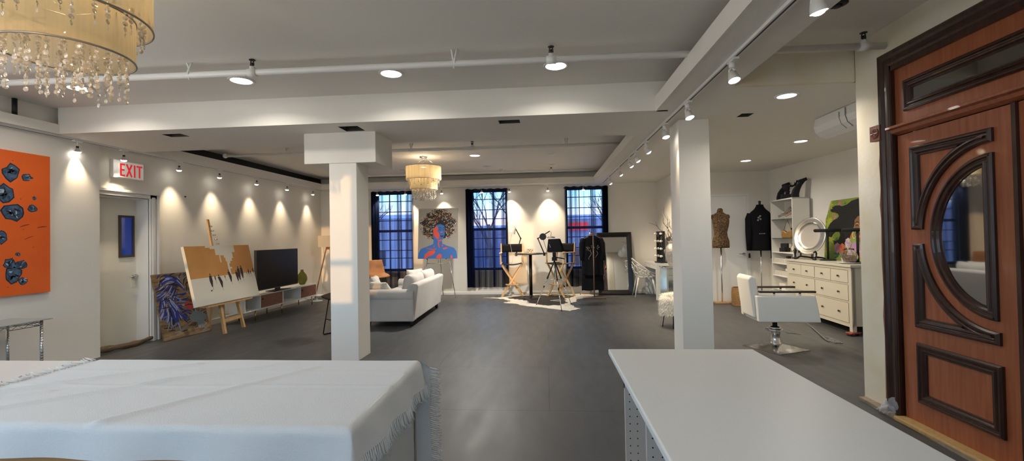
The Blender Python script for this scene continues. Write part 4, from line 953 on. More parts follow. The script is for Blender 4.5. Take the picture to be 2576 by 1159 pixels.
b = MB(); b.add([(.155,-.16,1.105),(.20,-.05,1.15),(.13,-.02,1.36),(.10,-.10,1.375)],[(0,1,2,3)]); o = b.build('flap', BLKF, t); md = o.modifiers.new('t','SOLIDIFY'); md.thickness = .006
b = MB(); b.bar((-.10,-.165,1.27),(-.075,-.17,1.20),.012,.004); b.build('label_strip', mat('silver_label',(.6,.6,.6),.4), t)

# cowhide rug
q = random.Random(8)
def jag(pts, amp, n=5):
    out = []
    for i in range(len(pts)):
        a, c = Vector(pts[i]), Vector(pts[(i+1) % len(pts)])
        for k in range(n):
            p = a+(c-a)*k/n; d = (c-a).normalized(); o = q.uniform(-amp,amp); out.append((p.x-d.y*o, p.y+d.x*o))
    return out
t = thing('cowhide_rug', 'black and white cowhide rug under the tall table and tripod', 'rug', (0,0,0))
out = [(-1.50,10.42),(-1.12,10.46),(-.85,10.72),(-1.0,11.0),(-.6,10.88),(-.1,10.98),(.35,10.86),(.75,11.0),(1.02,10.86),(1.18,10.68),(.98,10.42),(.66,10.05),(.62,9.72),(.48,9.42),(.52,9.05),(.62,8.75),(.43,8.50),(.20,8.68),(-.10,8.92),(-.40,9.12),(-.68,9.45),(-.95,9.62),(-.80,9.85),(-.98,10.15),(-1.2,10.32)]
MB().prism(jag(out,.025),.001,.007).build('hide', mat('white_hide',(.62,.58,.50),.9,var=.12,vscale=12,bump=.4,bscale=180), t)
blk = [(-.95,10.40),(-.75,10.55),(-.55,10.78),(-.1,10.80),(.25,10.74),(.5,10.80),(.62,10.58),(.42,10.25),(.36,9.85),(.40,9.5),(.25,9.22),(.02,9.18),(-.2,9.36),(-.42,9.55),(-.45,9.85),(-.62,10.05),(-.80,10.2)]
MB().prism(jag(blk,.05),.006,.0085).build('dark_patch', mat('black_hide',(.022,.018,.016),.85,var=.5,vscale=9,bump=.4,bscale=180), t)

# clothes rack with black garments
CU = mat('worn_copper_pipe', (.30,.20,.14), .45, metal=.8, rvar=.1)
t = thing('clothes_rack', 'pipe clothes rack on bracket feet before the last curtained window', 'clothes rack', (1.045,10.40,0))
for y in (-.36,.40):
    b = MB(); b.cyl((0,y,.05),(0,y,1.52 if y < 0 else 1.50),.014,n=12); b.build('post', CU, t)
    b = MB(); b.tube([(-.25,y,.005),(-.25,y,.03),(-.24,y,.045),(.24,y,.045),(.25,y,.03),(.25,y,.005)],.012,8); b.build('foot', CU, t)
MB().cyl((0,-.38,1.46),(0,.42,1.46),.013,n=12).build('rail', CU, t)
HG = ['black beaded dress hanging nearest on the pipe rack','black long coat second on the pipe rack','black dress third on the pipe rack','black jacket fourth on the pipe rack','black gown hanging last on the pipe rack, by the curtain']
for k in range(5):
    y = 10.40-.22+.105*k
    g = thing('hanging_garment', HG[k], 'garment', (1.045,y,1.44), rz=random.uniform(-8,8), group='black clothes on the pipe rack')
    b = MB(); b.tube([(.0,0,.045),(.012,0,.055),(.024,0,.04),(.01,0,.025),(0,0,.0)],.003,6); b.tube([(-.19,0,-.085),(0,0,0),(.19,0,-.085)],.007,6); b.build('hanger', mat('wood_hanger',(.45,.30,.18),.5) if k == 0 else BLK, g)
    hb = [-.9,-1.25,-.85,-.75,-1.3][k]; wv = random.Random(k+20)
    def gf(u, v, hb=hb, k=k):
        a = 2*PI*u; z = -.02+(hb+.02)*v
        wx = .06+.155*min(1,v/.10) if v < .10 else .215-.03*math.sin(PI*min(1,(v-.1)/.5))+.02*v
        dy = .03+.028*min(1,v*5)
        return (wx*math.cos(a)*(1+.04*math.sin(6*a+k)), dy*math.sin(a)*(1+.3*math.sin(5*a+3*v)), z+.01*math.sin(4*a)*(v > .97))
    b = MB(); b.grid(32,18,gf,closed_u=True); b.build('cloth', BLKF, g)
    for s_ in (-1,1):
        b = MB(); b.tube([(s_*.18,0,-.09),(s_*.225,-.01,-.20),(s_*.235,-.015,-.42),(s_*.225,-.02,-.58)],[.05,.052,.046,.038],10); b.build('sleeve', BLKF, g)
    if k == 0:
        b = MB()
        for _ in range(40): x, z = wv.uniform(-.15,.15), wv.uniform(-.34,-.24); b.ell((x,-.062,z+.02*math.sin(x*20)),(.006,.003,.010),6,5)
        for x in (-.06,.08): b.tube([(x+.03*math.sin(i*.6),-.066,-.36-.022*i) for i in range(10)],.005,5)
        tag(b.build('beading', mat('silver_beads',(.5,.42,.34),.3,metal=.7), g), 'silver and bronze beading')

# leaning mirror
t = thing('leaning_mirror', 'large black framed mirror leaning on the far wall beside the clothes rack', 'mirror', (1.64,10.785,0), 1, rx=-8)
w, h, f = .415, 1.50, .115
b = MB(); b.sweep([(-w,0),(w,0),(w,h),(-w,h)], [(0,0),(0,.045),(.015,.055),(.05,.048),(.09,.03),(f,.022),(f,.010)], lambda u,v,hh:(u,-hh,v)); b.box((-w+.01,-.012,.01),(w-.01,0,h-.01)); b.build('frame', mat('black_espresso_frame',(.012,.010,.010),.3), t)
b = MB(); b.box((-w+f-.01,-.016,f-.01),(w-f+.01,-.011,h-f+.01)); b.build('mirror_glass', mat('silvered_glass',(.88,.90,.90),.01,metal=1), t)

# ------------------------------------------------------------------ vanity corner
PLW = mat('white_plastic', (.72,.71,.69), .4)
t = thing('lattice_chair', 'white openwork lattice bucket chair at the vanity desk', 'chair', (2.24,10.47,0), 86)
def shellpt(u, v):                                    # u: angle -1..1, v: 0 centre of the seat .. 1 the rim
    a = u*PI; rim_h = .36*max(0,(1+math.cos(a))/2)**1.5+.08; r_ = .12+.16*v**.8 if v > 0 else .0
    r_ = .275*min(1,v*1.25)**.9+.035*max(0,v-.6)
    z = .43+max(0,v-.5)/.5*rim_h*(.55+.45*max(0,v-.5)/.5) + .01
    return Vector((r_*math.sin(a)*1.02, r_*math.cos(a)*.95, z))
q = random.Random(14); pts = []
while len(pts) < 105:
    p = Vector((q.uniform(-1,1), q.uniform(.12,.99)))
    if all((Vector(((p.x-o.x)*2.2,(p.y-o.y)*2.4))).length > .20 for o in pts): pts.append(p)
    elif q.random() < .004: pts.append(p)
ext = pts+[Vector((p.x+2,p.y)) for p in pts if p.x < -.6]+[Vector((p.x-2,p.y)) for p in pts if p.x > .6]
tri = geometry.delaunay_2d_cdt(ext,[],[],0,1e-5)
vv, ff = tri[0], tri[2]; cen = [sum((Vector((vv[i].x,vv[i].y)) for i in f_),Vector((0,0)))/len(f_) for f_ in ff]; em = {}
for i, f_ in enumerate(ff):
    for k in range(len(f_)): em.setdefault(tuple(sorted((f_[k],f_[(k+1) % len(f_)]))),[]).append(i)
b = MB()
for e_, l in em.items():
    if len(l) == 2:
        c0, c1 = cen[l[0]], cen[l[1]]
        if -1.02 <= (c0.x+c1.x)/2 <= 1.02: b.tube([shellpt(c0.x,c0.y),shellpt((c0.x+c1.x)/2,(c0.y+c1.y)/2),shellpt(c1.x,c1.y)],.0085,5)
b.tube([shellpt(-1+2*i/48,1) for i in range(48)],.011,6,closed=True); b.tube([shellpt(-1+2*i/24,.12) for i in range(24)],.012,6,closed=True)
b.build('lattice_shell', PLW, t, weld=False)
for sx in (-1,1):
    for sy in (-1,1): MB().cyl((sx*.15,sy*.15,.445),(sx*.235,sy*.245,0),.021,.013,n=12).build('leg', PLW, t)
b = MB(); b.bar((-.16,-.16,.435),(.16,.16,.435),.03,.02); b.bar((.16,-.16,.435),(-.16,.16,.435),.03,.02); b.build('under_frame', PLW, t)
GLD = mat('white_glass_gloss', (.78,.79,.77), .12)
t = thing('vanity_desk', 'glossy white vanity desk against the side wall', 'desk', (2.54,10.42,0))
MB().box((-.18,-.60,.75),(.17,.58,.79)).build('desk_top', GLD, t, bevel=.003)
for y in (-.60,.50): MB().box((-.18,y,0),(.17,y+.08,.75)).build('panel_leg', GLD, t, bevel=.003)
b = MB(); b.box((-.165,-.52,.66),(.17,.50,.75)); o = b.build('drawer_box', GLD, t)
for y0 in (-.515,-.005): MB().box((-.178,y0,.665),(-.164,y0+.50,.74)).build('drawer', GLD, t, bevel=.002)
MB().box((.15,-.52,.02),(.17,.50,.62)).build('back_panel', GLD, t)
t = thing('vanity_mirror', 'black vanity mirror edged with round bulbs on the white desk', 'mirror', (2.54,10.16,.79), -80)
MB().box((-.17,-.07,0),(.17,.07,.025)).build('base', BLK, t, bevel=.004)
b = MB(); b.box((-.17,-.02,.025),(.17,.035,.70)); b.build('housing', BLK, t, bevel=.004)
MB().box((-.115,-.024,.09),(.115,-.019,.62)).build('mirror_glass', mat('vanity_glass',(.85,.87,.87),.01,metal=1), t)
BULB = mat('frosted_bulb', (.80,.78,.74), .3)
for sx in (-1,1):
    for k in range(4):
        o = MB(); o.cyl((sx*.142,-.02,.15+.165*k),(sx*.142,-.035,.15+.165*k),.018,n=12); o.ell((sx*.142,-.055,.15+.165*k),.027,14,10); o.build('bulb', BULB, t)
MIRC = mat('mirrored_panel', (.74,.80,.80), .05, metal=1)
t = thing('mirrored_cabinet', 'mirrored glass chest half hidden by the plain column', 'cabinet', (2.50,9.30,0))
for a, c in (((-.13,-.25,0),(.19,.27,.745)),): MB().box(a,c).build('body', mat('silver_edge',(.6,.63,.62),.25,metal=.7), t, bevel=.004)
MB().box((-.15,-.27,.745),(.20,.28,.765)).build('top', mat('mirror_top',(.72,.76,.76),.06,metal=.9), t, bevel=.002)
MB().box((-.10,-.255,.60),(.18,-.249,.73)).build('drawer', MIRC, t, bevel=.002); MB().box((-.10,-.255,.05),(.18,-.249,.585)).build('door', MIRC, t, bevel=.002)
t = thing('mosaic_vase', 'tall pale mosaic glass vase on the mirrored chest', 'vase', (2.60,9.42,.766))
VM = mat('mosaic_silver_glass', (.55,.52,.47), .18, col2=(.22,.21,.20), vscale=55, metal=.35, bump=.6, bscale=60)
MB().lathe([(.07,0),(.075,.01),(.12,.10),(.150,.22),(.152,.31),(.125,.40),(.085,.455),(.078,.48),(.098,.515),(.092,.515),(.070,.48),(.07,.44),(0,.40)],40).build('body', VM, t)
b = MB()
for s_ in (-1,1): b.tube([(s_*.14,0,.34),(s_*.165,0,.33),(s_*.168,0,.28),(s_*.148,0,.25)],.010,8)
b.build('handle', VM, t)
TW = mat('dark_twig', (.035,.022,.016), .8); q = random.Random(31)
TL = ['longest curly twig in the mosaic vase, reaching over the desk','upright curly twig in the mosaic vase','short leaning curly twig in the mosaic vase','curly twig in the mosaic vase rising behind the column','fork of curly twig low in the mosaic vase','middle curly twig in the mosaic vase']
for k, (dx, dy, hz) in enumerate(((-.42,.05,.60),(-.14,.06,.74),(-.20,.1,.62),(.02,-.04,.62),(.10,-.05,.36),(-.10,0,.52))):
    b = MB(); P = []
    for i in range(16):
        s_ = i/15; P.append((dx*s_**1.5+.022*math.sin(9*s_*2+k*2), dy*s_+.018*math.cos(8*s_*2+k), -.10+hz*s_*1.15 - (.16*s_**3 if k == 0 else 0)))
    b.tube(P,[.008*(1-.75*i/15) for i in range(16)],6)
    for j in (7,10): 
        a = Vector(P[j]); b.tube([a,a+Vector((q.uniform(-.06,.06),q.uniform(-.04,.04),.06)),a+Vector((q.uniform(-.1,.1),q.uniform(-.05,.05),.14))],[.004,.003,.0015],5)
    tag(b.build('curly_twig', TW, loc=(2.60+.012*(k-2.5),9.42,1.24)), TL[k], 'twig', 'curly twigs in the mosaic vase')
t = thing('fur_stool', 'round white fluffy stool on thin metal legs, peeping past the plain column', 'stool', (1.92,7.0,0))
b = MB(); b.lathe([(.0,.20),(.17,.20),(.195,.23),(.20,.38),(.185,.47),(.12,.50),(0,.505)],32); q = random.Random(2)
FUR = mat('white_fur', (.72,.68,.61), .95, sheen=.4, var=.06, vscale=25)
for k in range(2600):
    a = q.uniform(0,2*PI); z = q.uniform(.20,.47); r_ = .192; p = Vector((r_*math.cos(a),r_*math.sin(a),z)); o = Vector((math.cos(a+q.uniform(-.5,.5)),math.sin(a+q.uniform(-.5,.5)),q.uniform(-1.6,-.2))).normalized()
    L_ = q.uniform(.03,.055); sd = Vector((-math.sin(a),math.cos(a),0))*.004
    b.add([p-sd,p+sd,p+o*L_],[(0,1,2)])
for k in range(900):
    a = q.uniform(0,2*PI); r_ = .19*math.sqrt(q.random()); p = Vector((r_*math.cos(a),r_*math.sin(a),.50-.6*max(0,r_-.12)*.5)); o = Vector((q.uniform(-.8,.8)+math.cos(a)*.6,q.uniform(-.8,.8)+math.sin(a)*.6,q.uniform(.1,.7))).normalized(); sd = Vector((-math.sin(a),math.cos(a),0))*.004
    b.add([p-sd,p+sd,p+o*q.uniform(.025,.045)],[(0,1,2)])
b.build('seat', FUR, t, weld=False)
for k in range(4): a = PI/4+PI/2*k+.5; MB().cyl((.13*math.cos(a),.13*math.sin(a),.21),(.16*math.cos(a),.16*math.sin(a),0),.007,n=8).build('leg', BLKM, t)
# ------------------------------------------------------------------ salon alcove
# dress forms
LEO = mat('leopard_fabric', (.014,.010,.008), .9, col2=(.20,.115,.05), vscale=42, bump=.2, bscale=200, detail=1.5)
OAKP = wood('oak_plank', (.42,.25,.12), (.54,.35,.18), .5)
def loft(b, secs, n=28):                                # (z, half width, half depth, y shift)
    vs = []
    for z, w, d, y in secs:
        for i in range(n):
            a = 2*PI*i/n; ca, sa = math.cos(a), math.sin(a)
            vs.append((w*math.copysign(abs(ca)**.85,ca), y+d*math.copysign(abs(sa)**.9,sa), z))
    k = len(secs)
    fs = [(j*n+i, j*n+(i+1) % n, (j+1)*n+(i+1) % n, (j+1)*n+i) for j in range(k-1) for i in range(n)]
    fs += [tuple(range(n-1,-1,-1)), tuple((k-1)*n+i for i in range(n))]
    return b.add(vs, fs, True)
t = thing('dress_form', 'leopard print dress form on a chrome pole before the white alcove door', 'dress form', (3.545,9.36,0), 8)
b = MB(); loft(b,[(1.125,.165,.10,0),(1.16,.172,.105,0),(1.26,.168,.105,0),(1.36,.135,.09,.0),(1.44,.128,.085,0),(1.56,.15,.105,-.015),(1.66,.165,.11,-.02),(1.74,.175,.085,0),(1.79,.165,.06,.01),(1.825,.10,.05,.01),(1.85,.06,.048,.01),(1.90,.052,.045,.0),(1.915,.045,.04,0)])
b.build('torso', LEO, t)
for s_ in (-1,1): b = MB(); b.ell((s_*.165,0,1.755),(.03,.045,.05),12,8); b.build('shoulder_cap', LEO, t)
MB().cyl((0,0,1.91),(0,0,1.93),.045,.03,n=18).build('neck_cap', BLK, t)
MB().cyl((0,0,.025),(0,0,1.13),.014,n=14).build('pole', CHROME, t)
MB().box((-.16,-.09,0),(.20,.11,.028)).build('base', OAKP, t, bevel=.003)
t = thing('jacket_form', 'dress form wearing a black jacket with silver embroidery, between the alcove door and bookshelf', 'dress form', (4.31,9.33,0), -6)
MB().cyl((0,0,.02),(0,0,1.2),.013,n=14).build('pole', CHROME, t); MB().lathe([(.15,0),(.15,.012),(.03,.03),(0,.03)],28).build('base', BLKM, t)
MB().cyl((0,0,1.95),(0,0,2.06),.018,.024,n=10).build('neck_knob', BLK, t)
b = MB(); loft(b,[(1.06,.185,.115,0),(1.075,.190,.12,0),(1.25,.175,.115,0),(1.42,.165,.11,0),(1.62,.19,.12,-.01),(1.76,.205,.10,0),(1.83,.18,.075,.0),(1.89,.11,.065,0),(1.94,.075,.06,.0),(1.985,.06,.055,.0)])
jk = b.build('jacket', BLKF, t)
for s_, zb in ((-1,1.06),(1,.90)):
    b = MB(); b.tube([(s_*.18,0,1.80),(s_*.215,-.005,1.70),(s_*.228,-.02,1.40),(s_*.222,-.03,zb)],[.06,.066,.056,.048],14); b.build('sleeve', BLKF, jk)
EMB = mat('silver_thread', (.55,.55,.53), .4, metal=.5)
b = MB()
for cx, cz in ((-.065,1.72),(-.035,1.75),(-.075,1.67),(-.03,1.69),(-.05,1.62)):
    for k in range(6): a = PI*k/3; b.ell((cx+.012*math.cos(a),-.112-.02*(1-abs(cx)*4)+.012,cz+.012*math.sin(a)),(.008,.004,.006),6,5)
for x in (-.05,-.02,.01,.04): b.ell((x,-.116,1.40),(.012,.005,.008),8,6)
b.build('embroidery', EMB, jk)
tag(MB().lathe([(.0,0),(.018,.004),(.02,.03),(.017,.085),(.010,.10),(0,.10)],14,sx=1,sy=.5).build('black_pouch', BLK, loc=(4.175,9.53,.90)), 'small black pouch hanging by the alcove door lever', 'pouch')
# wicker basket
WIK = mat('seagrass', (.22,.12,.045), .8, col2=(.36,.21,.09), vscale=60, stretch=(1,1,2.5), bump=.9, bscale=70)
t = thing('wicker_basket', 'round brown wicker basket on the floor between the two dress forms', 'basket', (3.80,9.06,0))
b = MB(); n = 13
for k in range(n): b.tube([((.158+.012*math.sin(PI*k/n)+.003*math.sin(14*a+PI*(k % 2)))*math.cos(a),(.158+.012*math.sin(PI*k/n)+.003*math.sin(14*a+PI*(k % 2)))*math.sin(a),.014+.0255*k) for a in [2*PI*i/56 for i in range(56)]],.0145,7,closed=True)
b.lathe([(.155,.004),(0,.004)],30); b.build('woven_body', WIK, t)
MB().ring([(.150,.335),(.175,.335),(.175,.352),(.150,.352)],36).build('rim', WIK, t, bevel=.003)

# bookshelf with open front, back on the side wall
SHW = mat('shelf_white', (.76,.74,.68), .5)
RS = -92.9
SH = trans(4.535,8.665,0) @ rotz(RS)
def onsh(x, y, z): return tuple(SH @ Vector((x,y,z)))
t = thing('bookshelf', 'tall narrow white bookshelf holding shoes, bag and camera in the alcove corner', 'bookshelf', (4.535,8.665,0), RS)
w = .43
for x in (-w,w-.02): MB().box((x,-.15,0),(x+.02,.14,2.035)).build('side_panel', SHW, t, bevel=.002)
MB().box((-w,-.15,2.015),(w,.14,2.037)).build('top_panel', SHW, t); MB().box((-w,.13,0),(w,.14,2.03)).build('back_panel', SHW, t)
GSH = mat('edge_glass', (.20,.24,.22), .1, trans=.6)
for z in (1.66,1.30): MB().box((-w+.02,-.145,z),(w-.02,.13,z+.009)).build('glass_shelf', GSH, t)
for z in (1.03,.82,.585,.33,.06): MB().box((-w+.02,-.145,z),(w-.02,.13,z+.02)).build('shelf', SHW, t)
# busts on top
BUST = mat('black_velvet', (.010,.010,.011), .85)
def bust(x, s, label, lean, rz_):
    t = thing('necklace_bust', label, 'jewellery bust', onsh(x,-.02,2.037), rz_)
    b = MB(); pr_ = []
    n = 14
    L_ = [(-.085,0),(-.088,.06),(-.07,.14),(-.03,.21),(.005,.25),(-.005,.285),(.0,.30)]; R_ = [(.10,.335),(.12,.285),(.085,.265),(.045,.20),(.02,.12),(.012,.05),(.02,0)]
    pts = [(p[0]*s+lean*p[1],p[1]*s) for p in L_+R_]
    b.prism(pts,-.055*s,.055*s,'y'); b.build('bust', BUST, t, bevel=.012, seg=3)
    return t
bust(-.23,1.0,'black curved necklace bust at the far end of the bookshelf top',.05,-12)
bust(.34,1.05,'taller black curved necklace bust at the near end of the bookshelf top',.10,-12)
t = thing('head_display', 'black carved head display with one raised hand between the two necklace busts', 'display head', onsh(.05,-.03,2.037), -15)
MB().box((-.12,-.06,0),(.10,.06,.085)).build('plinth', BUST, t, bevel=.004)
b = MB(); b.cyl((-.02,0,.08),(-.01,0,.15),.032,.036,n=14); b.T = trans(-.03,0,.205) @ Matrix.Rotation(rad(-18),4,'Y'); b.ell((0,0,0),(.052,.048,.072),18,12); b.ell((-.045,0,-.005),(.014,.012,.018),8,6); b.ell((-.03,0,-.05),(.02,.022,.02),8,6); b.T = Matrix(); b.build('head', BUST, t)
b = MB(); b.tube([(.02,0,.24),(.07,0,.235),(.105,0,.25)],[.022,.018,.015],10); b.tube([(.105,0,.25),(.125,0,.29)],[.02,.016],10)
for k in range(4): b.tube([(.118+.006*k,-.014+.009*k,.285),(.128+.008*k,-.016+.010*k,.315),(.128+.010*k,-.016+.010*k,.34-.004*abs(k-1.5))],[.0055,.005,.004],7)
b.tube([(.108,-.012,.262),(.095,-.02,.285),(.092,-.02,.30)],[.006,.005,.004],7); b.build('raised_hand', BUST, t)
# sneakers
SNK = mat('grey_suede', (.13,.115,.095), .8, col2=(.24,.21,.17), vscale=30); SOL = mat('off_white_rubber', (.55,.52,.45), .6); TANS = mat('beige_suede', (.34,.24,.15), .8, col2=(.22,.16,.11), vscale=25)
def sneaker(x, label, m, rz_, tilt):
    t = thing('sneaker', label, 'shoe', onsh(x,-.02,1.725), rz_, rx=0)
    b = MB(); sec = []
    for i in range(11):
        s_ = i/10; y = -.13+.26*s_; wd = .034+.014*math.sin(PI*min(1,s_*1.2))
        sec.append((y, wd))
    out = [(w_,y) for y,w_ in sec]+[(-w_,y) for y,w_ in reversed(sec)]
    b.T = Matrix.Rotation(rad(tilt),4,'X') @ trans(0,0,.0); b.prism(out,0,.026); b.build('sole', SOL, t, bevel=.006)
    b = MB(); b.T = Matrix.Rotation(rad(tilt),4,'X')
    hh = lambda s_: .045+.055*max(0,(s_-.25)/.75)**1.1 if s_ < .8 else .095+.02*(s_-.8)/.2
    vs = []; n = 12
    for y, w_ in sec:
        s_ = (y+.13)/.26
        for i in range(n+1):
            a = PI*i/n; vs.append((w_*math.cos(a)*.98, y*.97, .024+hh(s_)*math.sin(a)**.7))
    b.add(vs,[(j*(n+1)+i,j*(n+1)+i+1,(j+1)*(n+1)+i+1,(j+1)*(n+1)+i) for j in range(10) for i in range(n)],True); b.build('upper', m, t)
    b = MB(); b.T = Matrix.Rotation(rad(tilt),4,'X')
    for k in range(5): y = -.05+.028*k; z = .085+.014*k; b.tube([(-.022,y,z-.006),(0,y-.004,z+.004),(.022,y,z-.006)],.004,6)
    b.build('laces', SOL, t)
    return t
sneaker(-.06,'grey sneaker on the top glass shelf, standing farther in',SNK,-112,24); sneaker(.20,'beige sneaker on the top glass shelf beside the grey one',TANS,-112,24)
# gold bag, bottle, camera, clock
GLB = mat('gold_leather', (.36,.22,.07), .35, metal=.5, bump=.3, bscale=40)
t = thing('gold_handbag', 'small gold handbag with a chain on the middle glass shelf', 'handbag', onsh(.04,-.06,1.31), -70)
b = MB(); b.prism([(-.105,.0),(.10,.0),(.115,.07),(.085,.15),(.05,.13),(.0,.10),(-.05,.135),(-.09,.15),(-.115,.08)],-.035,.035,'y'); b.build('body', GLB, t, bevel=.014, seg=3)
b = MB(); b.tube([(-.08,0,.14),(-.04,0,.26),(-.005,0,.335),(.04,0,.25),(.08,0,.14)],.0045,6); b.build('chain', mat('gold_chain',(.6,.45,.2),.25,metal=1), t)
t = thing('amber_bottle', 'small amber bottle beside the gold handbag', 'bottle', onsh(.20,-.06,1.31))
MB().lathe([(.026,0),(.03,.01),(.03,.10),(.012,.135),(.012,.16),(0,.16)],18).build('bottle', mat('amber_glass',(.25,.14,.04),.15), t); MB().cyl((0,0,.16),(0,0,.185),.014,n=12).build('cap', BLK, t)
t = thing('ring_stand', 'slim dark T stand at the near end of the middle glass shelf', 'jewellery stand', onsh(.31,-.06,1.31), RS)
MB().cyl((0,0,0),(0,0,.17),.005,n=8).build('stem', BLKM, t); MB().box((-.03,-.008,.165),(.03,.008,.178)).build('bar', BLKM, t); MB().cyl((0,0,0),(0,0,.008),.03,n=16).build('base', BLKM, t)
t = thing('folding_camera', 'black vintage folding camera on the white shelf', 'camera', onsh(-.10,-.06,1.05), -70)
MB().box((-.10,-.02,0),(.08,.06,.075)).build('body', BLK, t, bevel=.006); MB().box((-.09,.0,.075),(.06,.05,.16)).build('top_housing', BLK, t, bevel=.01); MB().cyl((.03,-.02,.05),(.03,-.075,.05),.042,n=24).build('lens', mat('lens_black',(.02,.02,.022),.2), t, bevel=.004)
t = thing('table_clock', 'small silver twin bell clock beside the black camera', 'clock', onsh(.25,-.05,1.05), -75)
MB().cyl((0,-.02,.075),(0,.025,.075),.062,n=28).build('case', CHROME, t, bevel=.004); MB().cyl((0,-.022,.075),(0,-.0205,.075),.05,n=28).build('dial', mat('pale_dial',(.6,.58,.5),.4), t)
b = MB(); b.ell((-.03,0,.145),(.024,.02,.02),12,8); b.ell((.03,0,.145),(.024,.02,.02),12,8); b.build('bells', CHROME, t)
b = MB(); b.cyl((-.04,0,.025),(-.05,0,0),.006,n=8); b.cyl((.04,0,.025),(.05,0,0),.006,n=8); b.build('feet', CHROME, t)
PLB = mat('perforated_white_plastic', (.74,.72,.66), .5)
def pbasket(x, z, label):
    t = thing('storage_basket', label, 'basket', onsh(x,-.02,z), RS)
    b = MB(); W_, D_, H_ = .26, .11, .085
    b.slab([-W_,W_],[0,H_],[(-W_+.02+.05*i,-W_+.052+.05*i,.012+.024*j,.024+.024*j) for i in range(10) for j in range(3)],-D_,-D_+.004,lambda u,v,tt:(u,tt,v))
    b.box((-W_,D_-.004,0),(W_,D_,H_)); b.box((-W_,-D_,0),(-W_+.004,D_,H_)); b.box((W_-.004,-D_,0),(W_,D_,H_)); b.box((-W_,-D_,0),(W_,D_,.004)); b.build('basket', PLB, t)
    MB().box((-W_+.01,-D_+.01,.005),(W_-.01,D_-.01,.06)).build('liner', mat('basket_content',(.30,.28,.25),.8,var=.4,vscale=20), t)
pbasket(-.10,.841,'upper white perforated basket in the bookshelf'); pbasket(-.08,.606,'lower white perforated basket in the bookshelf')
for k, (x, z, s_) in enumerate(((.12,.605+.088,.0),(-.14,.352,.0))):
    t = tag(MB().box((-.12,-.07,0),(.12,.07,.05+.05*k)).build('paper_stack', mat('paper_white',(.68,.66,.6),.7,var=.1,vscale=14), loc=onsh(x,-.03,z), bevel=.006), ('flat white pack lying on the lower perforated basket','pale bundle on the low shelf under the perforated baskets')[k], 'pack'); t.rotation_euler.z = rad(RS)

# chest of drawers
DRW = mat('cream_lacquer', (.46,.44,.375), .42)
DT = trans(4.14,7.235,0) @ rotz(-92.6)
def ondr(x, y, z): return tuple(DT @ Vector((x,y,z)))
t = thing('chest_of_drawers', 'wide cream chest of eight drawers with small dark knobs along the alcove wall', 'chest of drawers', (4.14,7.235,0), -92.6)
w = .88; z0 = .05
MB().box((-w-.025,-.02,.925),(w+.025,.50,.96)).build('top', DRW, t, bevel=.004)
b = MB(); b.box((-w,.015,.13),(w,.48,.925)); b.build('carcass', DRW, t)
for sx in (-w,w-.065):
    for y in (0,.43): MB().box((sx,y,z0),(sx+.065,y+.055,.925)).build('leg', DRW, t, bevel=.003)
b = MB(); b.box((-w,.003,.885),(w,.02,.925)); b.box((-w,.003,.685),(w,.02,.705)); b.box((-w,.003,.44),(w,.02,.46)); b.box((-w,.003,.11),(w,.02,.16)); b.box((-.012,.003,.13),(.012,.02,.9)); b.build('face_frame', DRW, t)
KN = mat('dark_knob', (.05,.04,.03), .35, metal=.6)
def drawer(x0, x1, a, c, knobs):
    d = MB().box((x0+.005,-.004,a+.005),(x1-.005,.018,c-.005)).build('drawer', DRW, t, bevel=.0025)
    for kx in knobs: b = MB(); b.cyl((kx,-.004,(a+c)/2+.0),(kx,-.018,(a+c)/2),.006,n=10); b.ell((kx,-.024,(a+c)/2),(.015,.010,.015),14,10); b.build('knob', KN, d)
iw = w-.065
for sx in (-1,1):
    for h_ in (0,1):
        x0 = (-iw if sx < 0 else .012)+h_*(iw-.012)/2; x1 = x0+(iw-.012)/2; drawer(x0,x1,.705,.885,[(x0+x1)/2])
    x0, x1 = (-iw,-.012) if sx < 0 else (.012,iw)
    drawer(x0,x1,.46,.685,[x0+.2,x1-.2]); drawer(x0,x1,.16,.44,[x0+.2,x1-.2])
for sx in (-w+.0325,w-.0325):
    for y in (.03,.46):
        pass
t2 = thing('caster_dolly', 'red wheeled dolly block under the near leg of the cream chest', 'dolly', ondr(w-.0325,.03,0), 20)
b = MB(); b.box((-.09,-.045,.030),(.09,.045,.048)); b.build('plate', mat('red_dolly',(.30,.045,.035),.5), t2, bevel=.004)
for x in (-.07,.07): b = MB(); b.cyl((x,-.03,.016),(x,.03,.016),.0155,n=16); b.build('wheel', BLK, t2)
for x, y in ((-w+.0325,.03),(-w+.0325,.46),(w-.0325,.46)): tag(MB().box((-.05,-.05,0),(.05,.05,.0495)).build('riser_block', BLK, loc=ondr(x,y,0), bevel=.004), 'black riser block hidden under a leg of the cream chest', 'block', 'riser blocks under the cream chest')
t = thing('gold_pouch', 'gold pointed pouch hanging from a lower drawer knob, behind the salon chair', 'pouch', ondr(-.22,-.03,.29), -80)
b = MB(); b.prism([(-.05,0.0),(-.01,.005),(.03,-.02),(.075,-.10),(.07,-.125),(-.03,-.12),(-.06,-.06)],-.014,.014,'y'); b.build('body', GLB, t, bevel=.01, seg=3)

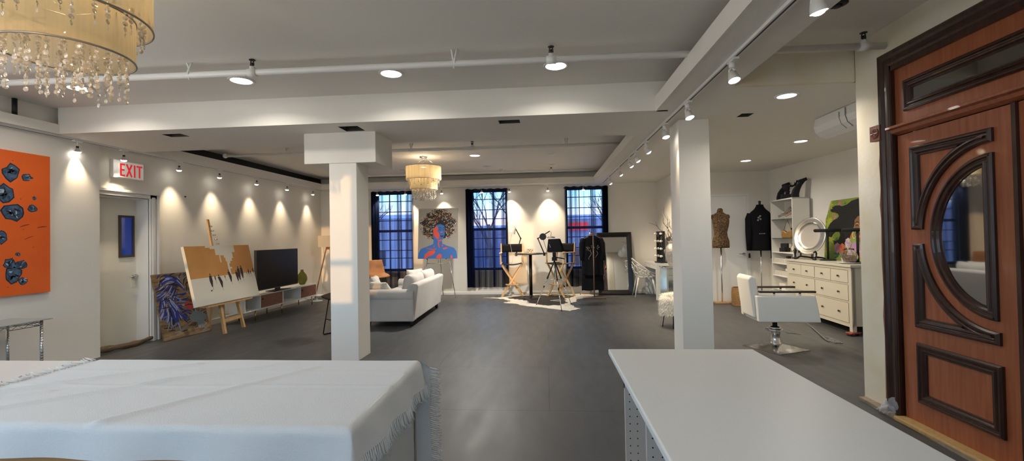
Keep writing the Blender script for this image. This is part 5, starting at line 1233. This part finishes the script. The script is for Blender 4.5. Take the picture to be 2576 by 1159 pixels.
# things on the chest
t = thing('silver_tray', 'round polished silver tray propped on a black easel stand on the chest', 'tray', ondr(-.50,.20,.96), -74)
TZ = .385
b = MB(); b.T = trans(0,0,TZ) @ Matrix.Rotation(rad(80),4,'X'); b.lathe([(0,.0),(.18,.0),(.203,.0),(.205,.001),(.222,.012),(.235,.014),(.275,.022),(.30,.03),(.312,.026),(.312,.018),(.300,.018),(.235,.002),(.222,-.002),(.205,-.012),(.203,-.012),(0,-.012)],56); o = b.build('tray', mat('polished_silver',(.60,.59,.57),.30,metal=1), t)
b = MB(); b.T = trans(0,0,TZ) @ Matrix.Rotation(rad(80),4,'X'); b.ring([(.222,.013),(.232,.015),(.232,.019),(.222,.018)],56); b.build('beaded_ring', CHROME, t)
b = MB()
for sx in (-1,1): b.tube([(sx*.17,-.13,.012),(sx*.16,-.10,.03),(sx*.15,-.05,.055),(sx*.15,-.045,.11),(sx*.16,-.075,.14),(sx*.14,-.09,.12)],.014,8); b.tube([(sx*.15,-.05,.05),(sx*.13,.10,.03),(sx*.12,.16,.012)],.012,8); b.ell((sx*.19,-.12,.018),(.03,.025,.018),10,8)
b.tube([(-.13,.10,.03),(.13,.10,.03)],.010,8); b.tube([(0,.10,.03),(0,.12,.45)],.010,8); b.build('stand', BLKM, t)
def tbar(x, label, hz=.475):
    t = thing('jewellery_bar', label, 'jewellery stand', ondr(x,.28,.96), -20)
    MB().lathe([(.11,0),(.11,.012),(.10,.022),(0,.022)],30,sy=.6).build('base', BUST, t); MB().cyl((0,0,.02),(0,0,hz-.02),.017,n=14).build('post', BUST, t)
    b = MB(); b.cyl((-.16,0,hz),(.16,0,hz),.026,n=18); b.ell((-.16,0,hz),.026,12,8); b.ell((.16,0,hz),.026,12,8); b.build('bar', BUST, t)
tbar(-.16,'black velvet T-shaped jewellery bar before the floral canvas'); tbar(.57,'black velvet T-shaped jewellery bar partly hidden by the wall end, before the painted face')
t = thing('glass_vase', 'round clear glass vase at the near end of the chest', 'vase', ondr(.58,.16,.965))
MB().lathe([(.05,0),(.09,.03),(.105,.09),(.085,.15),(.055,.18),(.06,.205),(.054,.205),(.05,.18),(.078,.148),(.097,.09),(.083,.035),(.045,.008),(0,.008)],32).build('vase', mat('clear_glass',(.9,.88,.86),.02,trans=1), t)
MB().lathe([(0,.012),(.07,.03),(.085,.08),(.06,.11),(0,.115)],20).build('filling', mat('dusky_petals',(.30,.19,.15),.8,var=.4,vscale=40,bump=.6,bscale=50), t)
tag(MB().lathe([(.10,0),(.14,.012),(.15,.02),(.138,.016),(.10,.006),(0,.006)],32).build('white_dish', mat('porcelain',(.70,.70,.70),.2), loc=ondr(.58,.16,.9605)), 'white dish under the clear glass vase', 'dish')
t = thing('candle_stand', 'slim black turned stand at the far end of the chest', 'stand', ondr(-.80,.10,.96))
MB().lathe([(.045,0),(.05,.01),(.02,.03),(.014,.07),(.022,.11),(.030,.15),(.012,.165),(.016,.18),(0,.18)],20).build('stand', BLK, t)
tag(MB().box((-.03,-.03,0),(.03,.03,.045)).build('black_box', BLK, loc=ondr(-.855,.02,.9605), bevel=.003), 'tiny black box on the far front corner of the chest', 'box')
# floral portrait leaning on the wall
q = random.Random(21)
LIME = mat('lime_paint', (.28,.36,.03), .5, col2=(.17,.27,.05), vscale=7); GRN = mat('leaf_green_paint', (.07,.19,.04), .5); YEL = mat('yellow_green_paint', (.45,.48,.05), .5); PNK = mat('dusty_pink_paint', (.48,.22,.30), .5); HAIR = mat('black_hair_paint', (.010,.009,.009), .5); SKN = mat('brown_skin_paint', (.26,.115,.055), .5); SKL = mat('light_skin_paint', (.42,.21,.11), .5); COR = mat('coral_paint', (.68,.22,.16), .5); WHP = mat('pale_petal_paint', (.62,.58,.62), .5); LIL = mat('lilac_paint', (.36,.22,.42), .5); REDP = mat('flame_paint', (.62,.10,.03), .5); TEA = mat('teal_leaf_paint', (.02,.12,.09), .5); ORF = mat('ochre_leaf_paint', (.42,.24,.06), .5)
t = thing('floral_portrait', 'painting of a woman with flowing black hair among pink flowers, leaning on the alcove wall', 'painting', (4.68,7.32,.9605), -93.73, rx=-3.5)
w, h = .60, .965
b = MB(); b.box((-w,-.03,0),(w,0,h))
def leafp(cx, cz, L_, a, m, wd=.35):
    b.m = m; c, s_ = math.cos(a), math.sin(a); P = [(0,0),(.3,wd*.5),(.65,wd*.45),(1,0),(.65,-wd*.45),(.3,-wd*.5)]
    P = [(max(-w+.004,min(w-.004,cx+L_*(p*c-r_*s_))),max(.004,min(h-.004,cz+L_*(p*s_+r_*c)))) for p, r_ in P]
    b.art(P, .0302+.0008*q.random())
for k in range(46): leafp(q.uniform(-w,w),q.uniform(.02,h-.03),q.uniform(.06,.13),q.uniform(0,6.3),q.choice((1,2,2,0,3,12)))
for cx, cz in ((-.50,.62),(-.42,.33),(-.52,.15),(.05,.42),(-.48,.9)):
    for k in range(7): leafp(cx,cz,.10,2*PI*k/7,2,.3)
for cx, cz in ((-.52,.86),(-.2,.93),(-.35,.70)):
    for k in range(5): leafp(cx,cz,.08,2*PI*k/5,q.choice((3,12)),.5)
b.m = 4
hair = [(w-.004,h-.004),(.25,h-.02),(.10,.925),(-.02,.875),(-.14,.855),(-.22,.875),(-.33,.88),(-.43,.85),(-.40,.835),(-.48,.815),(-.43,.775),(-.34,.765),(-.25,.74),(-.22,.70),(-.27,.665),(-.36,.645),(-.46,.59),(-.52,.52),(-.535,.43),(-.52,.37),(-.40,.36),(-.36,.41),(-.28,.46),(-.20,.455),(-.165,.40),(-.20,.33),(-.28,.30),(-.345,.31),(-.33,.25),(-.25,.20),(-.13,.195),(-.02,.23),(.06,.31),(.11,.40),(.16,.47),(.20,.60),(w-.004,.60)]
b.art(hair, .0318)
b.m = 5; b.art([(.19,.62),(.20,.50),(.215,.40),(.25,.33),(.31,.29),(.40,.30),(.47,.36),(.50,.48),(.49,.64),(.40,.69),(.27,.68)], .0324)
b.m = 6; b.art([(.30,.55),(.32,.44),(.355,.435),(.345,.55)], .0328); b.art([(.22,.47),(.27,.42),(.29,.46),(.25,.50)], .0328); b.art([(.40,.47),(.45,.42),(.47,.48),(.43,.51)], .0328)
b.m = 4
for pts in ([(.21,.575),(.25,.60),(.30,.58)],[(.36,.58),(.41,.605),(.47,.575)],[(.22,.535),(.26,.55),(.30,.53)],[(.37,.535),(.41,.55),(.46,.535)],[(.31,.43),(.335,.42),(.36,.43)]): b.ribbon(pts, .016, .0334)
b.m = 7; b.art([(.29,.375),(.32,.39),(.335,.385),(.35,.39),(.385,.375),(.34,.352)], .0334)
b.m = 2
for cx in (.26,.42): b.ribbon([(cx-.03,.562),(cx,.572),(cx+.035,.56)], .012, .0336)
b.m = 8; b.ribbon([(.20+.045*math.cos(a),.40+.055*math.sin(a)) for a in [2*PI*i/20+.3 for i in range(20)]], .012, .0336)
def flower(cx, cz, r_, ms, n=3):
    for ring_ in range(n):
        for k in range(8-ring_):
            a = 2*PI*k/(8-ring_)+ring_*.4; rr = r_*(1-.3*ring_); x, z = cx+rr*.55*math.cos(a), cz+rr*.55*math.sin(a)
            b.m = ms[(k+ring_) % len(ms)]; b.art([(x+rr*.42*math.cos(u),z+rr*.42*math.sin(u)) for u in [2*PI*i/9 for i in range(9)]], .0330+.0006*ring_+.0002*(k % 3))
            b.m = ms[-1]; b.ribbon([(x+rr*.3*math.cos(a+1.2),z+rr*.3*math.sin(a+1.2)),(x+rr*.4*math.cos(a),z+rr*.4*math.sin(a)),(x+rr*.3*math.cos(a-1.2),z+rr*.3*math.sin(a-1.2))], .012, .0336+.0006*ring_)
flower(-.10,.17,.10,(7,6,7,10)); flower(-.23,.19,.085,(3,9,3)); flower(.05,.27,.085,(3,9,8)); flower(.22,.20,.10,(9,3,9)); flower(.10,.09,.09,(8,9,8)); flower(.40,.15,.12,(9,8,3))
for a in (.4,.9,1.4,1.9,2.5): leafp(.09,.35,.10,a,10,.3)
for a in (2.6,3.1,3.6): leafp(-.17,.09,.17,a,11,.3)
for a in (-.9,-1.6,-2.2,.2): leafp(-.05,.10,.13,a,1,.3)
b.build('canvas', [LIME,GRN,YEL,PNK,HAIR,SKN,SKL,COR,WHP,LIL,REDP,TEA,ORF], t, weld=False)

# salon chair
VIN = mat('white_vinyl', (.76,.76,.73), .38, bump=.05, bscale=120); ESP = mat('espresso_wood', (.022,.014,.011), .35)
t = thing('salon_chair', 'white vinyl salon chair with black armrests on a chrome pedestal', 'salon chair', (2.775,5.70,0), -4)
# local +x is the way the sitter faces
pl = MB(); P0 = [(-.255,-.255),(.255,-.255),(.255,.255),(-.255,.255)]
def rq(p, s_=1): a = rad(29); return (p[0]*s_*math.cos(a)-p[1]*s_*math.sin(a), p[0]*s_*math.sin(a)+p[1]*s_*math.cos(a))
pl.add([(*rq(p),0) for p in P0]+[(*rq(p),.010) for p in P0],[(0,3,2,1),(0,1,5,4),(1,2,6,5),(2,3,7,6),(3,0,4,7)])
pl.add([(*rq(p),.010) for p in P0]+[(*rq(p,.24),.058) for p in P0],[(0,1,5,4),(1,2,6,5),(2,3,7,6),(3,0,4,7),(4,5,6,7)]); pl.build('base_plate', mat('dull_chrome',(.50,.49,.46),.2,metal=1,rvar=.1,vscale=9), t)
b = MB(); b.lathe([(.07,.05),(.066,.075),(.055,.085),(.055,.235),(.066,.24),(.066,.27),(.03,.28),(.025,.37)],30); b.build('pump', CHROME, t)
b = MB(); b.ring([(.066,.215),(.082,.215),(.082,.245),(.066,.245)],28); b.tube([(.0,-.078,.23),(.10,-.10,.215),(.20,-.11,.205),(.245,-.10,.20),(.20,-.085,.20),(.10,-.075,.205)],.007,6); b.cyl((-.07,0,.235),(-.13,-.02,.235),.008); b.build('pump_lever', CHROME, t)
MB().box((-.16,-.16,.355),(.16,.16,.375)).build('mount_plate', BLKM, t)
b = MB(); b.box((-.24,-.205,.375),(.335,.205,.53)); b.build('seat', VIN, t, bevel=.03, seg=4)
for s_ in (-1,1):
    b = MB(); y0, y1 = (s_*.21, s_*.29); b.prism([(-.285,.37),(.385,.37),(.335,.675),(-.305,.675)], min(y0,y1), max(y0,y1), 'y'); b.build('side_panel', VIN, t, bevel=.012, seg=3)
    a = MB().bar((-.27,s_*.25,.722),(.345,s_*.25,.722),.058,.022).build('armrest', ESP, t, bevel=.006)
    b = MB(); b.cyl((-.10,s_*.25,.67),(-.10,s_*.25,.712),.012,n=12); b.cyl((.18,s_*.25,.67),(.18,s_*.25,.712),.012,n=12); b.build('armrest_post', CHROME, a)
b = MB(); b.prism([(-.235,.40),(-.31,.40),(-.335,.60),(-.365,.87),(-.33,.91),(-.275,.885),(-.245,.66)],-.205,.205,'y'); b.build('backrest', VIN, t, bevel=.022, seg=4)
b = MB(); b.prism([(-.22,.36),(-.27,.36),(-.325,.55),(-.30,.56),(-.24,.43)],-.18,.18,'y'); b.build('back_bracket', VIN, t, bevel=.01)
b = MB()
for y in (-.05,): b.tube([(.28,y,.37),(.40,y,.26),(.53,y,.13),(.57,y,.105),(.62,y,.108)],.011,8)
b.build('footrest_bar', CHROME, t)
b = MB(); b.bar((.625,-.17,.112),(.625,.17,.112),.085,.016); 
for k in range(5): b.bar((.60+.0125*k,-.165,.122),(.60+.0125*k,.165,.122),.004,.006)
b.build('footrest_plate', STEEL, t, bevel=.002)
# ceiling air unit
t = thing('ceiling_air_conditioner', 'white ceiling air conditioner unit in the alcove behind the door wall', 'air conditioner', (3.06,4.15,0))
b = MB(); b.prism([(.02,2.696),(.0,2.60),(.02,2.535),(.07,2.49),(.14,2.465),(.50,2.465),(.50,2.696)],0,1.15,'y'); b.build('casing', TRIMW, t, bevel=.004)
b = MB(); b.prism([(-.003,2.68),(-.003,2.60),(.018,2.533),(.07,2.486),(.07,2.491),(.025,2.54),(.002,2.60),(.002,2.68)],.60,.612,'y'); b.prism([(-.003,2.66),(-.003,2.60),(.018,2.533),(.07,2.486),(.07,2.491),(.025,2.54),(.002,2.60),(.002,2.66)],.70,.706,'y'); b.build('seam', mat('grey_seam',(.2,.2,.2),.6), t)
# ------------------------------------------------------------------ work tables in front
TBL = mat('white_laminate', (.76,.75,.72), .38)
PNK2 = mat('pale_panel', (.72,.68,.64), .5)
t = thing('work_table', 'plain white work table with a peg hole cabinet beneath, beside the carved door', 'table', (.65,1.4,0))
MB().box((-.35,-.90,.823),(.35,.875,.85)).build('table_top', TBL, t, bevel=.006, seg=3)
def panel(y, nm):
    b = MB(); hs = [(-.262+.052*c+.0,-.262+.052*c+.006,.62-.0352*r_,.626-.0352*r_) for c in (0,1) for r_ in range(16)]
    hs = []
    b.slab([-.285,.30],[.02,.823],hs,y,y+.018,lambda u,v,tt:(u,tt,v)); o = b.build(nm, PNK2, t)
    b = MB()
    for x in (-.263,-.228,.24):
        for r_ in range(17): b.cyl((x,y-.0006,.79-.0352*r_),(x,y+.001,.79-.0352*r_),.0032,n=8)
    b.build('peg_hole', BLK, o)
panel(.80,'end_panel'); panel(.33,'divider'); panel(-.14,'divider'); panel(-.62,'end_panel')
MB().box((.28,-.62,.02),(.30,.818,.823)).build('back_panel', PNK2, t); MB().box((-.285,-.62,.02),(.30,.818,.04)).build('bottom_panel', PNK2, t)
MB().box((-.288,.800,.68),(-.2845,.818,.72)).build('hinge_plate', BLK, t)
b = MB()
for x in (-.2,.2):
    for y in (-.55,.75): b.cyl((x,y,0),(x,y,.021),.02,n=12)
b.build('feet', BLK, t)

t = thing('draped_table', 'long white table partly covered by a white fringed cloth', 'table', (-2.2,1.69,0))
MB().box((-1.6,-.36,.815),(1.59,.36,.846)).build('table_top', TBL, t, bevel=.004)
for x in (1.555,-.1,-1.58): MB().box((x,-.34,0),(x+.02,.345,.815)).build('end_panel', mat('grey_white_panel',(.66,.68,.66),.5), t)
MB().box((1.556,.345,0),(1.578,.358,.815)).build('edge_strip', mat('tan_edge',(.50,.38,.28),.5), t)
MB().box((-1.58,-.355,.10),(1.575,-.335,.815)).build('front_panel', wood('orange_pine',(.42,.20,.07),(.52,.28,.11),.45,stretch=(1,12,12)), t)
MB().box((-1.58,.335,.05),(1.575,.343,.815)).build('back_panel', TBL, t)
# cloth
CL = mat('white_cotton', (.70,.70,.69), .9, bump=.25, bscale=260, sheen=.2)
q = random.Random(4)
t = thing('fringed_cloth', 'white cotton cloth with a knotted fringe spread over the table', 'tablecloth', (-2.2,1.69,.8475))
def crease(x, y):
    z = .0008*math.sin(x*7+y*5)+.0006*math.sin(x*13-y*21)
    for (ax, ay, bx, by, hgt, wd) in ((-.25,-.36,.55,.30,.007,.018),(.15,-.36,.62,.05,.005,.014),(-.1,-.34,.25,-.08,.006,.015),(.75,-.36,1.15,.25,.004,.02),(-.5,-.36,-.2,.1,.004,.016),(.55,.02,1.0,.32,.005,.02)):
        dx, dy = bx-ax, by-ay; L2 = dx*dx+dy*dy; s_ = max(0,min(1,((x-ax)*dx+(y-ay)*dy)/L2)); d = math.hypot(x-ax-s_*dx, y-ay-s_*dy)
        z += 2.6*hgt*math.exp(-(d/wd)**2)*(1-.5*s_)
    z += .004*math.exp(-((y-.0+.01*math.sin(x*3))/.012)**2)+.002*math.exp(-((y-.19)/.015)**2)
    return z
XLF = .0; XR = 1.60; YN, YFR = -.375, .372
def drape(s_, edge, roll=.02):                       # distance past an edge -> (horizontal, drop)
    if s_ <= 0: return 0, 0
    if s_ < roll*1.57: a = s_/roll; return roll*math.sin(a), roll*(1-math.cos(a))
    return roll, roll+(s_-roll*1.57)
dn, dr, df = .095, .10, .50
def cf(u, v):
    xs = -.03+(XR+dr+.03)*u; ys = (YN-dn)+(YFR-YN+dn)*v
    ox = xs-XR+.02; oy = YN+.02-ys
    hx, zx = drape(ox, 0); hy, zy = drape(oy, 0)
    x = min(xs, XR-.02)+hx; y = max(ys, YN+.02)-hy
    xs_l = -.03-.10*max(0,(ys-YN)/(YFR-YN)) if False else xs
    z = -(max(zx,zy) if min(zx,zy) <= 0 else math.hypot(zx,zy)*.92)
    if zx > 0: x += .010*math.sin(y*24)*min(1,zx/.1)+.02*zx/.1
    if zy > 0: y -= .008*math.sin(x*15+2)*min(1,zy/.1)+.01*zy/.1
    if z > -.004: z += crease(x,y)
    return (x, y, z)
b = MB(); b.grid(190,90,cf)
def ff(u, v):                                        # long flap over the far edge, standing out past the table end
    s_ = df*v; h_, zz = drape(s_, 0); x = -.03+(XR+.04+.03)*u
    past = max(0, x-XR)
    y = YFR-.0+h_*.6-.012*math.sin(x*9+1)*min(1,zz/.1)-.0
    z = -zz-(past*.75)*(1-min(1,zz/.2))
    return (x+.006*math.sin(zz*19)*min(1,past*10), y, z)
b.grid(120,30,ff); cl = b.build('cloth', CL, t, weld=True)
b = MB()
def tassel(p, d, L_):
    p = Vector(p); d = Vector(d).normalized(); 
    for k in range(2):
        w1 = Vector((q.uniform(-.4,.4),q.uniform(-.4,.4),q.uniform(-.3,.3)))*.5; w2 = Vector((q.uniform(-.5,.5),q.uniform(-.5,.5),q.uniform(-.4,.4)))*.8
        b.tube([p,p+d*L_*.35+w1*L_*.2,p+d*L_*.7+w1*L_*.4,p+(d+w2*.5)*L_],[.0028,.0026,.0024,.0016],5)
for k in range(64):                                   # short end of the cloth
    ys = YN+.03+(YFR-YN-.04)*k/63; x, y, z = cf(1.0,(ys-(YN-dn))/(YFR-YN+dn)); tassel((x,y,z),(.25,-.1,-1),.055)
for k in range(9): u_ = k/8; x, y, z = cf(1.0,(.115*u_)/(YFR-YN+dn)+.002); tassel((x,y,z),(.5,-.4,-.9),.06)
b.build('fringe', CL, t, weld=False); b = MB()
for k in range(52):                                   # side of the long flap
    x, y, z = ff(1.0,.03+.96*k/51); tassel((x,y,z),(1,.05,-.25),.045)
b.build('fringe', CL, t, weld=False); b = MB()
for k in range(46):                                   # end lying on the table
    ys = YN+.03+(YFR-YN-.05)*k/45; x, y, z = cf(0.0,(ys-(YN-dn))/(YFR-YN+dn)); p = Vector((x,y,.004)); a = q.uniform(-.9,.9)
    b.tube([p,p+Vector((-.022,.010*a,.004)),p+Vector((-.04,.02*a,.005)),p+Vector((-.05+q.uniform(-.015,.02),.03*a,.003+q.uniform(0,.012)))],[.0028,.0026,.0024,.0016],5)
b.build('fringe', CL, t, weld=False)
# ------------------------------------------------------------------ camera
F, PT, YW, RL = 1118.85, -.0150, .0763357, -.0183297
B = Matrix(((1,0,0),(0,0,-1),(0,1,0)))
cy_, sy_, cp_, sp_, cr_, sr_ = math.cos(YW), math.sin(YW), math.cos(PT), math.sin(PT), math.cos(RL), math.sin(RL)
Rm = Matrix(((cr_,-sr_,0),(sr_,cr_,0),(0,0,1))) @ Matrix(((1,0,0),(0,cp_,-sp_),(0,sp_,cp_))) @ Matrix(((cy_,0,sy_),(0,1,0),(-sy_,0,cy_))) @ B
cd = bpy.data.cameras.new('camera'); cam = bpy.data.objects.new('camera', cd); COL.objects.link(cam)
cd.sensor_fit = 'HORIZONTAL'; cd.sensor_width = 36; cd.lens = 36*F/2576; cd.clip_start = .05; cd.clip_end = 400
rx_, ry_, rz_ = Rm[0], -Rm[1], -Rm[2]
cam.matrix_world = Matrix(((rx_[0],ry_[0],rz_[0],0),(rx_[1],ry_[1],rz_[1],0),(rx_[2],ry_[2],rz_[2],1.42),(0,0,0,1)))
scene.camera = cam
vs = scene.view_settings; vs.view_transform = 'Standard'; vs.look = 'None'; vs.gamma = 1; vs.exposure = 0.80; vs.use_curve_mapping = False
